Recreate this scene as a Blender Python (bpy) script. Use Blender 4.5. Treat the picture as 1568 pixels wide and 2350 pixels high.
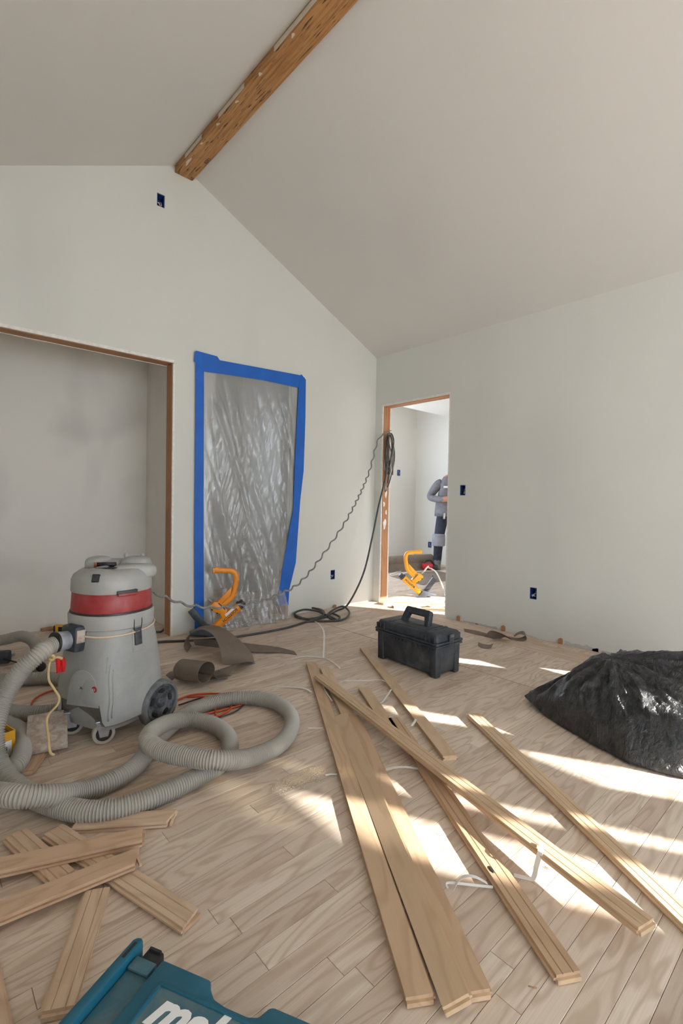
import bpy, bmesh, math, random
from mathutils import Vector, Matrix, Quaternion, noise

for _o in list(bpy.data.objects):
    bpy.data.objects.remove(_o)
SC = bpy.context.scene
COL = SC.collection
random.seed(7)
PI = math.pi

# ------------------------------------------------------------------ camera
# back wall = plane y 0, right wall = plane x 0, floor = plane z 0 (metres)
cam_d = bpy.data.cameras.new('camera')
cam = bpy.data.objects.new('camera', cam_d)
COL.objects.link(cam)
cam_r = Vector((0.74284543, -0.66924469, 0.01709419))
cam_u = Vector((0.00172932, 0.02745235, 0.99962162))
cam_f = Vector((0.66946073, 0.74253479, -0.0215502))
cam.matrix_world = Matrix(((cam_r.x, cam_u.x, -cam_f.x, -3.5191),
                           (cam_r.y, cam_u.y, -cam_f.y, -3.41615),
                           (cam_r.z, cam_u.z, -cam_f.z, 1.0),
                           (0, 0, 0, 1)))
cam_d.sensor_fit = 'VERTICAL'
cam_d.sensor_height = 36.0
cam_d.lens = 36.0 * 1111.52 / 2350.0
cam_d.clip_start = 0.05
SC.camera = cam

# ------------------------------------------------------------------ light
SUN_TAN = 0.374
SUN_DIR = Vector((-0.485, 0.875, -SUN_TAN)).normalized()
sun_d = bpy.data.lights.new('sun', 'SUN')
sun_d.energy = 30.0
sun_d.angle = math.radians(0.6)
sun_d.color = (1.0, 0.965, 0.91)
sun = bpy.data.objects.new('sun', sun_d)
COL.objects.link(sun)
sun.rotation_euler = SUN_DIR.to_track_quat('-Z', 'Y').to_euler()
sun.location = (3, -8, 6)

world = bpy.data.worlds.new('sky')
SC.world = world
world.use_nodes = True
wbg = world.node_tree.nodes['Background']
wbg.inputs[0].default_value = (0.80, 0.91, 1.05, 1)
wbg.inputs[1].default_value = 7.0

SC.view_settings.view_transform = 'Standard'
SC.view_settings.look = 'None'
SC.view_settings.gamma = 1.0
SC.view_settings.use_curve_mapping = False
SC.view_settings.exposure = 0.03
SC.cycles.use_denoising = True
SC.cycles.max_bounces = 14
SC.cycles.diffuse_bounces = 9
SC.cycles.transparent_max_bounces = 12
SC.cycles.sample_clamp_indirect = 8.0
SC.cycles.caustics_reflective = False
SC.cycles.caustics_refractive = False

# ------------------------------------------------------------------ materials
def srgb(r, g, b):
    f = lambda c: (c / 255 / 12.92) if c / 255 <= 0.04045 else ((c / 255 + 0.055) / 1.055) ** 2.4
    return (f(r), f(g), f(b), 1)

def newmat(name):
    m = bpy.data.materials.new(name)
    m.use_nodes = True
    nt = m.node_tree
    return m, nt, nt.nodes['Principled BSDF']

def N(nt, t, **kw):
    n = nt.nodes.new(t)
    for k, v in kw.items():
        setattr(n, k, v)
    return n

def ramp(nt, fac, stops):
    r = N(nt, 'ShaderNodeValToRGB')
    el = r.color_ramp.elements
    el[0].position, el[0].color = stops[0]
    el[1].position, el[1].color = stops[-1]
    for p, c in stops[1:-1]:
        e = el.new(p); e.color = c
    nt.links.new(fac, r.inputs[0])
    return r.outputs[0]

def mixc(nt, fac, a, b, mode='MIX'):
    n = N(nt, 'ShaderNodeMix', data_type='RGBA', blend_type=mode)
    for sock, v in ((n.inputs[0], fac), (n.inputs[6], a), (n.inputs[7], b)):
        if hasattr(v, 'links') or hasattr(v, 'is_linked'):
            nt.links.new(v, sock)
        else:
            sock.default_value = v
    return n.outputs[2]

def noise_tex(nt, vec, scale, detail=3, rough=0.5, dist=0.0):
    n = N(nt, 'ShaderNodeTexNoise')
    n.inputs['Scale'].default_value = scale
    n.inputs['Detail'].default_value = detail
    n.inputs['Roughness'].default_value = rough
    n.inputs['Distortion'].default_value = dist
    if vec is not None:
        nt.links.new(vec, n.inputs['Vector'])
    return n.outputs['Fac']

def mapping(nt, vec, scale=(1, 1, 1), loc=(0, 0, 0)):
    n = N(nt, 'ShaderNodeMapping')
    n.inputs['Scale'].default_value = scale
    n.inputs['Location'].default_value = loc
    nt.links.new(vec, n.inputs['Vector'])
    return n.outputs[0]

def bump(nt, b, height, strength, dist=0.002):
    n = N(nt, 'ShaderNodeBump')
    n.inputs['Strength'].default_value = strength
    n.inputs['Distance'].default_value = dist
    nt.links.new(height, n.inputs['Height'])
    nt.links.new(n.outputs[0], b.inputs['Normal'])

def m_plain(name, col, rough=0.6, metal=0.0, spec=0.5, var=0.10, scale=14.0, bmp=0.0):
    m, nt, b = newmat(name)
    tc = N(nt, 'ShaderNodeTexCoord').outputs['Object']
    f = noise_tex(nt, tc, scale, 4, 0.6)
    dark = tuple(c * (1 - var) for c in col[:3]) + (1,)
    lite = tuple(min(1, c * (1 + var)) for c in col[:3]) + (1,)
    nt.links.new(ramp(nt, f, [(0.3, dark), (0.7, lite)]), b.inputs['Base Color'])
    b.inputs['Roughness'].default_value = rough
    b.inputs['Metallic'].default_value = metal
    b.inputs['Specular IOR Level'].default_value = spec
    if bmp:
        bump(nt, b, noise_tex(nt, tc, scale * 8, 3), bmp)
    return m

def m_dusty(name, col, dust, rough=0.5, amount=0.5, scale=9.0, bmp=0.05):
    m, nt, b = newmat(name)
    tc = N(nt, 'ShaderNodeTexCoord').outputs['Object']
    f = noise_tex(nt, tc, scale, 6, 0.65, 0.6)
    f2 = noise_tex(nt, tc, scale * 3.7, 4, 0.6)
    c1 = mixc(nt, ramp(nt, f, [(0.42, (0, 0, 0, 1)), (0.75, (amount,) * 3 + (1,))]), col, dust)
    c2 = mixc(nt, ramp(nt, f2, [(0.5, (0, 0, 0, 1)), (0.9, (amount * 0.6,) * 3 + (1,))]), c1, dust)
    nt.links.new(c2, b.inputs['Base Color'])
    b.inputs['Roughness'].default_value = rough
    if bmp:
        bump(nt, b, f2, bmp)
    return m

def m_wood(name, tones, grain=0.5, rough=0.6, tint=0.22, rings=9.0, along=0, line=None):
    """bare oak: length runs along local X; every object (or mesh island) gets its own offset and tone"""
    m, nt, b = newmat(name)
    tc = N(nt, 'ShaderNodeTexCoord').outputs['Object']
    oi = N(nt, 'ShaderNodeObjectInfo').outputs['Random']
    gi = N(nt, 'ShaderNodeNewGeometry').outputs['Random Per Island']
    add = N(nt, 'ShaderNodeMath', operation='ADD'); nt.links.new(oi, add.inputs[0]); nt.links.new(gi, add.inputs[1])
    fr = N(nt, 'ShaderNodeMath', operation='FRACT'); nt.links.new(add.outputs[0], fr.inputs[0])
    rnd = fr.outputs[0]
    mul = N(nt, 'ShaderNodeMath', operation='MULTIPLY'); nt.links.new(rnd, mul.inputs[0]); mul.inputs[1].default_value = 47.0
    comb = N(nt, 'ShaderNodeCombineXYZ')
    for i in range(3):
        nt.links.new(mul.outputs[0], comb.inputs[i])
    va = N(nt, 'ShaderNodeVectorMath', operation='ADD'); nt.links.new(tc, va.inputs[0]); nt.links.new(comb.outputs[0], va.inputs[1])
    sc = {0: (1.4, 8.0, 8.0), 1: (8.0, 1.4, 8.0), 2: (8.0, 8.0, 1.4)}[along]
    v = mapping(nt, va.outputs[0], sc)
    base = noise_tex(nt, v, 1.3, 2, 0.5, 0.3)
    mulr = N(nt, 'ShaderNodeMath', operation='MULTIPLY'); nt.links.new(base, mulr.inputs[0]); mulr.inputs[1].default_value = rings
    sn = N(nt, 'ShaderNodeMath', operation='PINGPONG'); nt.links.new(mulr.outputs[0], sn.inputs[0]); sn.inputs[1].default_value = 0.5
    sc2 = {0: (4.0, 320.0, 320.0), 1: (320.0, 4.0, 320.0), 2: (320.0, 320.0, 4.0)}[along]
    fine = noise_tex(nt, mapping(nt, va.outputs[0], sc2), 1.0, 2, 0.6)
    wn = N(nt, 'ShaderNodeTexWhiteNoise', noise_dimensions='1D'); nt.links.new(rnd, wn.inputs['W'])
    tone = ramp(nt, wn.outputs['Value'], tones)
    dk = mixc(nt, 1.0, tone, line if line else (1 - grain * 0.5, 1 - grain * 0.6, 1 - grain * 0.7, 1), 'MULTIPLY')
    c1 = mixc(nt, ramp(nt, sn.outputs[0], [(0.04, (1, 1, 1, 1)), (0.27, (0, 0, 0, 1))]), tone, dk)
    c2 = mixc(nt, ramp(nt, fine, [(0.35, (grain * 0.8,) * 3 + (1,)), (0.62, (0, 0, 0, 1))]), c1, dk)
    big = noise_tex(nt, mapping(nt, va.outputs[0], (1.2, 4, 4)), 1.5, 2)
    c3 = mixc(nt, ramp(nt, big, [(0.4, (0, 0, 0, 1)), (0.75, (tint,) * 3 + (1,))]), c2, dk)
    nt.links.new(c3, b.inputs['Base Color'])
    b.inputs['Roughness'].default_value = rough
    b.inputs['Specular IOR Level'].default_value = 0.35
    bump(nt, b, fine, 0.12, 0.0006)
    return m

M = {}
def wall_mat(name, col, smudge, amt, scale):
    m, nt, b = newmat(name)
    tc = N(nt, 'ShaderNodeTexCoord').outputs['Object']
    f = noise_tex(nt, tc, scale, 2, 0.4, 0.2)
    v = noise_tex(nt, mapping(nt, tc, (1.3, 1.3, 0.35)), scale * 1.3, 2, 0.4)
    c = mixc(nt, ramp(nt, f, [(0.52, (0, 0, 0, 1)), (0.78, (amt,) * 3 + (1,))]), col, smudge)
    c = mixc(nt, ramp(nt, v, [(0.55, (0, 0, 0, 1)), (0.8, (amt,) * 3 + (1,))]), c, smudge)
    sp = noise_tex(nt, tc, 23.0, 2, 0.5)
    c = mixc(nt, ramp(nt, sp, [(0.76, (0, 0, 0, 1)), (0.84, (amt * 0.8,) * 3 + (1,))]), c, smudge)
    nt.links.new(c, b.inputs['Base Color'])
    b.inputs['Roughness'].default_value = 0.85
    b.inputs['Specular IOR Level'].default_value = 0.2
    bump(nt, b, noise_tex(nt, tc, 160.0, 2), 0.05, 0.001)
    return m
M['wall'] = wall_mat('wall_primer', (0.66, 0.675, 0.645, 1), (0.52, 0.53, 0.53, 1), 0.30, 1.1)
M['closet'] = wall_mat('closet_drywall', (0.74, 0.725, 0.69, 1), (0.40, 0.38, 0.38, 1), 0.55, 1.6)
M['ceiling'] = wall_mat('ceiling_primer', (0.65, 0.65, 0.64, 1), (0.56, 0.55, 0.55, 1), 0.25, 0.9)
M['hall'] = wall_mat('hall_primer', (0.78, 0.77, 0.735, 1), (0.62, 0.61, 0.62, 1), 0.2, 0.8)
M['gypsum'] = m_plain('gypsum_edge', (0.75, 0.74, 0.71, 1), 0.9, var=0.12, scale=40)
M['putty'] = m_plain('grey_putty', (0.50, 0.50, 0.50, 1), 0.9)
M['floor'] = m_wood('raw_oak_floor', [(0.0, (0.60, 0.495, 0.405, 1)), (0.22, (0.70, 0.605, 0.510, 1)), (0.45, (0.65, 0.535, 0.435, 1)), (0.7, (0.74, 0.645, 0.545, 1)), (0.88, (0.62, 0.500, 0.410, 1)), (1.0, (0.57, 0.480, 0.400, 1))], grain=0.50, rough=0.48, tint=0.45, rings=9.0)
M['floor_y'] = m_wood('raw_oak_border', [(0.0, (0.60, 0.475, 0.375, 1)), (0.5, (0.66, 0.53, 0.42, 1)), (1.0, (0.58, 0.45, 0.35, 1))], grain=0.4, rough=0.5, tint=0.45, rings=8.0, along=1)
M['board'] = m_wood('oak_board', [(0.0, (0.55, 0.395, 0.255, 1)), (0.5, (0.61, 0.455, 0.305, 1)), (1.0, (0.51, 0.355, 0.23, 1))], grain=0.28, rough=0.5, tint=0.25, rings=6.0)
M['offcut'] = m_wood('oak_offcut', [(0.0, (0.60, 0.43, 0.30, 1)), (0.5, (0.64, 0.49, 0.36, 1)), (1.0, (0.56, 0.37, 0.235, 1))], grain=0.34, rough=0.55, tint=0.3, rings=8.0)
M['stud'] = m_wood('fir_stud', [(0.0, (0.42, 0.215, 0.105, 1)), (1.0, (0.46, 0.245, 0.125, 1))], grain=0.35, rough=0.65, tint=0.4, rings=7.0, along=2)
M['header'] = m_wood('fir_header', [(0.0, (0.40, 0.21, 0.11, 1)), (1.0, (0.44, 0.235, 0.12, 1))], grain=0.35, rough=0.65, tint=0.4, rings=7.0)
M['header_y'] = m_wood('fir_header_side', [(0.0, (0.45, 0.23, 0.115, 1)), (1.0, (0.50, 0.26, 0.13, 1))], grain=0.35, rough=0.65, tint=0.4, rings=7.0, along=1)
M['subfloor'] = m_plain('subfloor', (0.12, 0.08, 0.05, 1), 0.9)
M['blue_tape'] = m_plain('blue_tape', (0.004, 0.115, 0.52, 1), 0.5, var=0.12, scale=5)
M['blue_box'] = m_plain('blue_plastic_box', (0.012, 0.05, 0.22, 1), 0.45, var=0.2, scale=60)
M['wire_white'] = m_plain('white_wire', (0.70, 0.69, 0.66, 1), 0.5)
M['wire_copper'] = m_plain('copper_wire', (0.45, 0.18, 0.08, 1), 0.35, metal=0.8)
M['vac_grey'] = m_dusty('vac_grey', (0.285, 0.295, 0.29, 1), (0.50, 0.47, 0.42, 1), 0.45, 0.28, 7)
M['vac_lid'] = m_dusty('vac_lid_grey', (0.33, 0.335, 0.33, 1), (0.52, 0.49, 0.44, 1), 0.42, 0.3, 7)
M['vac_red'] = m_dusty('vac_red', (0.30, 0.018, 0.024, 1), (0.45, 0.22, 0.19, 1), 0.4, 0.25, 8)
M['black'] = m_plain('black_plastic', (0.018, 0.019, 0.021, 1), 0.45, var=0.3)
M['black_dusty'] = m_dusty('black_dusty', (0.017, 0.024, 0.036, 1), (0.20, 0.20, 0.20, 1), 0.5, 0.38, 7)
M['wheel_grey'] = m_dusty('wheel_rubber', (0.10, 0.105, 0.11, 1), (0.36, 0.36, 0.36, 1), 0.6, 0.5, 14)
M['wheel_hub'] = m_dusty('wheel_hub', (0.03, 0.034, 0.042, 1), (0.30, 0.31, 0.33, 1), 0.45, 0.6, 22)
M['hose'] = m_dusty('hose_grey', (0.355, 0.338, 0.302, 1), (0.46, 0.43, 0.375, 1), 0.5, 0.4, 5, 0.0)
M['steel'] = m_plain('galvanised_steel', (0.45, 0.46, 0.48, 1), 0.35, metal=0.75, var=0.2, scale=30)
M['duct_tape'] = m_plain('silver_tape', (0.42, 0.45, 0.50, 1), 0.38, metal=0.35, var=0.25, scale=30)
M['caster_rim'] = m_plain('caster_rim', (0.45, 0.42, 0.36, 1), 0.5)
M['band'] = m_plain('tan_band', (0.60, 0.48, 0.36, 1), 0.6)
M['cord_tan'] = m_plain('tan_cord', (0.52, 0.40, 0.20, 1), 0.6)
M['red'] = m_plain('red_plastic', (0.55, 0.012, 0.016, 1), 0.4)
M['orange_cord'] = m_plain('orange_cord', (0.52, 0.075, 0.018, 1), 0.5)
M['orange'] = m_plain('orange_paint', (0.80, 0.27, 0.012, 1), 0.38, var=0.06)
M['yellow'] = m_plain('yellow_paint', (0.86, 0.40, 0.018, 1), 0.36, var=0.06)
M['gunmetal'] = m_dusty('gunmetal', (0.035, 0.04, 0.055, 1), (0.2, 0.2, 0.2, 1), 0.45, 0.25, 12)
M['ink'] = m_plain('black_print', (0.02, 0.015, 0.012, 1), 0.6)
M['white'] = m_plain('white_print', (0.78, 0.80, 0.80, 1), 0.5, var=0.04)
M['paper'] = m_dusty('brown_felt_paper', (0.165, 0.128, 0.098, 1), (0.27, 0.22, 0.175, 1), 0.8, 0.5, 6, 0.03)
M['strap'] = m_plain('white_strap', (0.74, 0.74, 0.72, 1), 0.45, var=0.05)
M['cable_grey'] = m_plain('grey_cable', (0.20, 0.20, 0.195, 1), 0.5, var=0.3, scale=30)
M['cable_dark'] = m_plain('dark_cable', (0.055, 0.055, 0.055, 1), 0.5, var=0.4, scale=25)
M['case_blue'] = m_dusty('teal_case', (0.004, 0.105, 0.175, 1), (0.10, 0.20, 0.24, 1), 0.42, 0.18, 6)
M['case_dusty'] = m_dusty('teal_case_dusty', (0.045, 0.135, 0.185, 1), (0.21, 0.22, 0.19, 1), 0.5, 0.75, 9)
M['plaster_block'] = m_dusty('plastered_wood', (0.36, 0.27, 0.21, 1), (0.62, 0.59, 0.54, 1), 0.85, 0.9, 26, 0.3)
M['mud'] = m_plain('joint_compound', (0.62, 0.56, 0.46, 1), 0.9)
M['glass_frame'] = m_plain('white_window_frame', (0.75, 0.75, 0.74, 1), 0.4, var=0.03)
M['shirt'] = m_plain('grey_shirt', (0.165, 0.16, 0.18, 1), 0.85, var=0.2, scale=22, bmp=0.2)
M['pants'] = m_plain('navy_trousers', (0.026, 0.030, 0.050, 1), 0.85, var=0.3, scale=18, bmp=0.2)
M['knee'] = m_plain('grey_knee_pad', (0.26, 0.26, 0.30, 1), 0.7, var=0.12)
M['boot'] = m_plain('grey_boot', (0.13, 0.125, 0.12, 1), 0.8, var=0.25, scale=30)
M['skin'] = m_plain('skin', (0.42, 0.20, 0.13, 1), 0.55, var=0.06)
M['hair'] = m_plain('dark_hair', (0.03, 0.02, 0.015, 1), 0.6)
M['dust'] = m_plain('sawdust', (0.66, 0.55, 0.40, 1), 0.9)
M['patio'] = m_plain('patio_concrete', (0.60, 0.60, 0.59, 1), 0.9, scale=3)
M['outer'] = m_plain('exterior_plaster', (0.5, 0.5, 0.48, 1), 0.9, scale=3)
M['carton'] = m_plain('yellow_carton', (0.72, 0.36, 0.02, 1), 0.55, var=0.05)
M['carton_in'] = m_plain('brown_carton', (0.30, 0.22, 0.14, 1), 0.7)

def m_beam():
    m, nt, b = newmat('strand_lumber')
    tc = N(nt, 'ShaderNodeTexCoord').outputs['Object']
    v = mapping(nt, tc, (75, 3.2, 75))
    f = noise_tex(nt, v, 1.0, 4, 0.65, 0.4)
    v2 = mapping(nt, tc, (95, 9.0, 95))
    g = noise_tex(nt, v2, 1.0, 2, 0.5, 0.2)
    c = ramp(nt, f, [(0.25, (0.20, 0.085, 0.025, 1)), (0.45, (0.36, 0.17, 0.055, 1)), (0.62, (0.47, 0.25, 0.095, 1)), (0.8, (0.40, 0.19, 0.06, 1))])
    c = mixc(nt, ramp(nt, g, [(0.32, (0.9, 0.9, 0.9, 1)), (0.40, (0, 0, 0, 1))]), c, (0.045, 0.02, 0.008, 1))
    nt.links.new(c, b.inputs['Base Color'])
    b.inputs['Roughness'].default_value = 0.55
    bump(nt, b, f, 0.25, 0.002)
    return m
M['beam'] = m_beam()

def m_bag():
    m, nt, b = newmat('black_bag_film')
    tc = N(nt, 'ShaderNodeTexCoord').outputs['Object']
    f = noise_tex(nt, mapping(nt, tc, (1, 1, 1.6)), 7.0, 6, 0.7, 1.4)
    c = ramp(nt, f, [(0.40, (0.013, 0.015, 0.018, 1)), (0.62, (0.035, 0.034, 0.034, 1)), (0.80, (0.12, 0.11, 0.10, 1))])
    nt.links.new(c, b.inputs['Base Color'])
    b.inputs['Roughness'].default_value = 0.21
    w = noise_tex(nt, mapping(nt, tc, (5, 14, 9)), 2.4, 5, 0.62, 1.6)
    bump(nt, b, w, 0.75, 0.02)
    return m
M['bag'] = m_bag()

def m_film():
    m, nt, b = newmat('clear_plastic_film')
    tc = N(nt, 'ShaderNodeTexCoord').outputs['Object']
    w = noise_tex(nt, mapping(nt, tc, (16, 6, 3.0)), 2.0, 5, 0.6, 2.2)
    b.inputs['Base Color'].default_value = (0.82, 0.83, 0.84, 1)
    b.inputs['Roughness'].default_value = 0.11
    b.inputs['Specular IOR Level'].default_value = 1.0
    b.inputs['IOR'].default_value = 1.7
    bump(nt, b, w, 0.5, 0.008)
    tr = N(nt, 'ShaderNodeBsdfTransparent')
    tr.inputs[0].default_value = (0.97, 0.97, 0.975, 1)
    mx = N(nt, 'ShaderNodeMixShader')
    mx.inputs[0].default_value = 0.18
    nt.links.new(tr.outputs[0], mx.inputs[1]); nt.links.new(b.outputs[0], mx.inputs[2])
    gl = N(nt, 'ShaderNodeBsdfGlossy'); gl.inputs['Roughness'].default_value = 0.10
    bn = [q for q in nt.nodes if q.type == 'BUMP'][0]
    nt.links.new(bn.outputs[0], gl.inputs['Normal'])
    lw = N(nt, 'ShaderNodeLayerWeight'); lw.inputs[0].default_value = 0.40
    nt.links.new(bn.outputs[0], lw.inputs['Normal'])
    mx2 = N(nt, 'ShaderNodeMixShader')
    nt.links.new(lw.outputs['Fresnel'], mx2.inputs[0]); nt.links.new(mx.outputs[0], mx2.inputs[1]); nt.links.new(gl.outputs[0], mx2.inputs[2])
    nt.links.new(mx2.outputs[0], nt.nodes['Material Output'].inputs[0])
    return m
M['film'] = m_film()

def m_pane():
    m, nt, b = newmat('window_pane')
    tr = N(nt, 'ShaderNodeBsdfTransparent'); gl = N(nt, 'ShaderNodeBsdfGlossy'); gl.inputs['Roughness'].default_value = 0.02
    mx = N(nt, 'ShaderNodeMixShader'); mx.inputs[0].default_value = 0.06
    nt.links.new(tr.outputs[0], mx.inputs[1]); nt.links.new(gl.outputs[0], mx.inputs[2])
    nt.links.new(mx.outputs[0], nt.nodes['Material Output'].inputs[0])
    return m
M['pane'] = m_pane()

def m_sun_dimmer():  # darkened glass added out of view to weaken some sun patches
    m, nt, b = newmat('sun_dimming_pane')
    tr = N(nt, 'ShaderNodeBsdfTransparent'); tr.inputs[0].default_value = (0.30, 0.29, 0.26, 1)
    gl = N(nt, 'ShaderNodeBsdfGlossy'); gl.inputs['Roughness'].default_value = 0.02
    mx = N(nt, 'ShaderNodeMixShader'); mx.inputs[0].default_value = 0.06
    nt.links.new(tr.outputs[0], mx.inputs[1]); nt.links.new(gl.outputs[0], mx.inputs[2])
    nt.links.new(mx.outputs[0], nt.nodes['Material Output'].inputs[0])
    return m
M['tint'] = m_sun_dimmer()

# ------------------------------------------------------------------ mesh helpers
def V(*a):
    return Vector(a if len(a) > 1 else a[0])

def link(name, me, mat, parent=None, smooth=False):
    o = bpy.data.objects.new(name, me)
    COL.objects.link(o)
    if mat is not None and not me.materials:
        me.materials.append(M[mat] if isinstance(mat, str) else mat)
    if parent is not None:
        o.parent = parent
    if smooth:
        for p in me.polygons:
            p.use_smooth = True
    return o

def mesh(name, verts, faces):
    me = bpy.data.meshes.new(name)
    me.from_pydata([tuple(v) for v in verts], [], faces)
    me.update()
    return me

def from_bm(name, bm, recalc=True):
    if recalc:
        bmesh.ops.recalc_face_normals(bm, faces=bm.faces)
    me = bpy.data.meshes.new(name)
    bm.to_mesh(me); bm.free()
    return me

def autosmooth(o, ang=40):
    me = o.data
    for p in me.polygons:
        p.use_smooth = True
    me.set_sharp_from_angle(angle=math.radians(ang))
    return o

def tag(o, label=None, cat=None, group=None, kind=None):
    if label: o['label'] = label
    if cat: o['category'] = cat
    if group: o['group'] = group
    if kind: o['kind'] = kind
    return o

def thing(name, label, cat, loc=(0, 0, 0), rotz=0.0, group=None):
    o = bpy.data.objects.new(name, None)
    COL.objects.link(o)
    o.empty_display_size = 0.05
    o.location = loc; o.rotation_euler = (0, 0, rotz)
    return tag(o, label, cat, group)

def bm_box(bm, c, s, rot=None, bev=0.0, seg=2):
    mt = Matrix.Translation(V(c)) @ (rot.to_matrix().to_4x4() if rot is not None else Matrix.Identity(4)) @ Matrix.Diagonal((s[0], s[1], s[2], 1))
    r = bmesh.ops.create_cube(bm, size=1.0, matrix=mt)
    if bev:
        es = set()
        for v in r['verts']:
            es.update(v.link_edges)
        bmesh.ops.bevel(bm, geom=list(es), offset=bev, segments=seg, affect='EDGES', profile=0.5)
    return bm

def box(name, c, s, mat, parent=None, rot=None, bev=0.0, seg=2):
    bm = bmesh.new()
    bm_box(bm, c, s, rot, bev, seg)
    o = link(name, from_bm(name, bm), mat, parent)
    if bev:
        autosmooth(o, 35)
    return o

def bm_prism(bm, poly, origin, u, v, depth):
    """polygon in the (u,v) plane at origin, extruded by the vector depth"""
    origin, u, v, depth = V(origin), V(u), V(v), V(depth)
    a = [bm.verts.new(origin + u * p[0] + v * p[1]) for p in poly]
    b = [bm.verts.new(origin + u * p[0] + v * p[1] + depth) for p in poly]
    n = len(poly)
    bm.faces.new(a); bm.faces.new(b[::-1])
    for i in range(n):
        bm.faces.new((a[i], b[i], b[(i + 1) % n], a[(i + 1) % n]))

def prism(name, poly, origin, u, v, depth, mat, parent=None, bev=0.0):
    bm = bmesh.new()
    bm_prism(bm, poly, origin, u, v, depth)
    bmesh.ops.recalc_face_normals(bm, faces=bm.faces)
    if bev:
        bmesh.ops.bevel(bm, geom=bm.edges[:], offset=bev, segments=2, affect='EDGES', profile=0.5)
    o = link(name, from_bm(name, bm), mat, parent)
    if bev:
        autosmooth(o, 35)
    return o

def catmull(pts, n=8, closed=False):
    pts = [V(p) for p in pts]
    out = []
    L = len(pts)
    rng = range(L if closed else L - 1)
    for i in rng:
        if closed:
            p0, p1, p2, p3 = pts[i - 1], pts[i], pts[(i + 1) % L], pts[(i + 2) % L]
        else:
            p1, p2 = pts[i], pts[i + 1]
            p0 = pts[i - 1] if i else p1 * 2 - p2
            p3 = pts[i + 2] if i + 2 < L else p2 * 2 - p1
        for k in range(n):
            t = k / n
            out.append(0.5 * ((2 * p1) + (p2 - p0) * t + (2 * p0 - 5 * p1 + 4 * p2 - p3) * t * t + (3 * p1 - p0 - 3 * p2 + p3) * t ** 3))
    if not closed:
        out.append(pts[-1].copy())
    return out

def resample(pts, step):
    d = [0.0]
    for a, b in zip(pts, pts[1:]):
        d.append(d[-1] + (b - a).length)
    n = max(2, int(d[-1] / step))
    out = []; j = 0
    for i in range(n + 1):
        s = d[-1] * i / n
        while j < len(d) - 2 and d[j + 1] < s:
            j += 1
        t = (s - d[j]) / max(1e-9, d[j + 1] - d[j])
        out.append(pts[j].lerp(pts[j + 1], min(1, max(0, t))))
    return out

def frames(pts, closed=False):
    n = len(pts)
    tang = []
    for i in range(n):
        a = pts[i - 1] if (i or closed) else pts[0]
        b = pts[(i + 1) % n] if (i < n - 1 or closed) else pts[-1]
        t = (b - a)
        tang.append(t.normalized() if t.length > 1e-9 else V(1, 0, 0))
    ref = V(0, 0, 1) if abs(tang[0].z) < 0.9 else V(1, 0, 0)
    nrm = (ref - tang[0] * ref.dot(tang[0])).normalized()
    out = []
    for t in tang:
        nrm = (nrm - t * nrm.dot(t))
        nrm = nrm.normalized() if nrm.length > 1e-6 else t.orthogonal().normalized()
        out.append((t, nrm, t.cross(nrm)))
    return out

def tube_data(pts, rad, seg=8, closed=False, cap=True):
    fr = frames(pts, closed)
    vs, fs = [], []
    n = len(pts)
    for i, p in enumerate(pts):
        r = rad(i) if callable(rad) else rad
        _, a, b = fr[i]
        for k in range(seg):
            an = 2 * PI * k / seg
            vs.append(p + a * (r * math.cos(an)) + b * (r * math.sin(an)))
    for i in range(n if closed else n - 1):
        j = (i + 1) % n
        for k in range(seg):
            fs.append((i * seg + k, i * seg + (k + 1) % seg, j * seg + (k + 1) % seg, j * seg + k))
    if cap and not closed:
        fs.append(tuple(range(seg - 1, -1, -1)))
        fs.append(tuple((n - 1) * seg + k for k in range(seg)))
    return vs, fs

def tube(name, pts, rad, mat, parent=None, seg=8, closed=False):
    vs, fs = tube_data([V(p) for p in pts], rad, seg, closed)
    return link(name, mesh(name, vs, fs), mat, parent, smooth=True)

def cable(name, pts, rad, mat, parent=None, n=8, seg=8):
    return tube(name, catmull(pts, n), rad, mat, parent, seg)

def multi_tube(name, paths, rad, mat, parent=None, seg=6):
    vs, fs = [], []
    for p in paths:
        v, f = tube_data([V(q) for q in p], rad, seg)
        o = len(vs); vs += v; fs += [tuple(i + o for i in q) for q in f]
    return link(name, mesh(name, vs, fs), mat, parent, smooth=True)

def lathe(name, prof, mat, parent=None, seg=40, axis='z', origin=(0, 0, 0), ang=38):
    """prof = [(radius, height)] turned around an axis through origin"""
    vs, fs = [], []
    for r, h in prof:
        for k in range(seg):
            a = 2 * PI * k / seg
            x, y = r * math.cos(a), r * math.sin(a)
            p = {'z': (x, y, h), 'y': (x, h, y), 'x': (h, x, y)}[axis]
            vs.append(V(p) + V(origin))
    for i in range(len(prof) - 1):
        for k in range(seg):
            fs.append((i * seg + k, i * seg + (k + 1) % seg, (i + 1) * seg + (k + 1) % seg, (i + 1) * seg + k))
    if prof[0][0] > 1e-6: fs.append(tuple(range(seg - 1, -1, -1)))
    if prof[-1][0] > 1e-6: fs.append(tuple((len(prof) - 1) * seg + k for k in range(seg)))
    bm = bmesh.new()
    me = mesh(name, vs, fs)
    bm.from_mesh(me); bmesh.ops.remove_doubles(bm, verts=bm.verts, dist=1e-6); bpy.data.meshes.remove(me)
    o = link(name, from_bm(name, bm), mat, parent)
    return autosmooth(o, ang)

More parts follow.
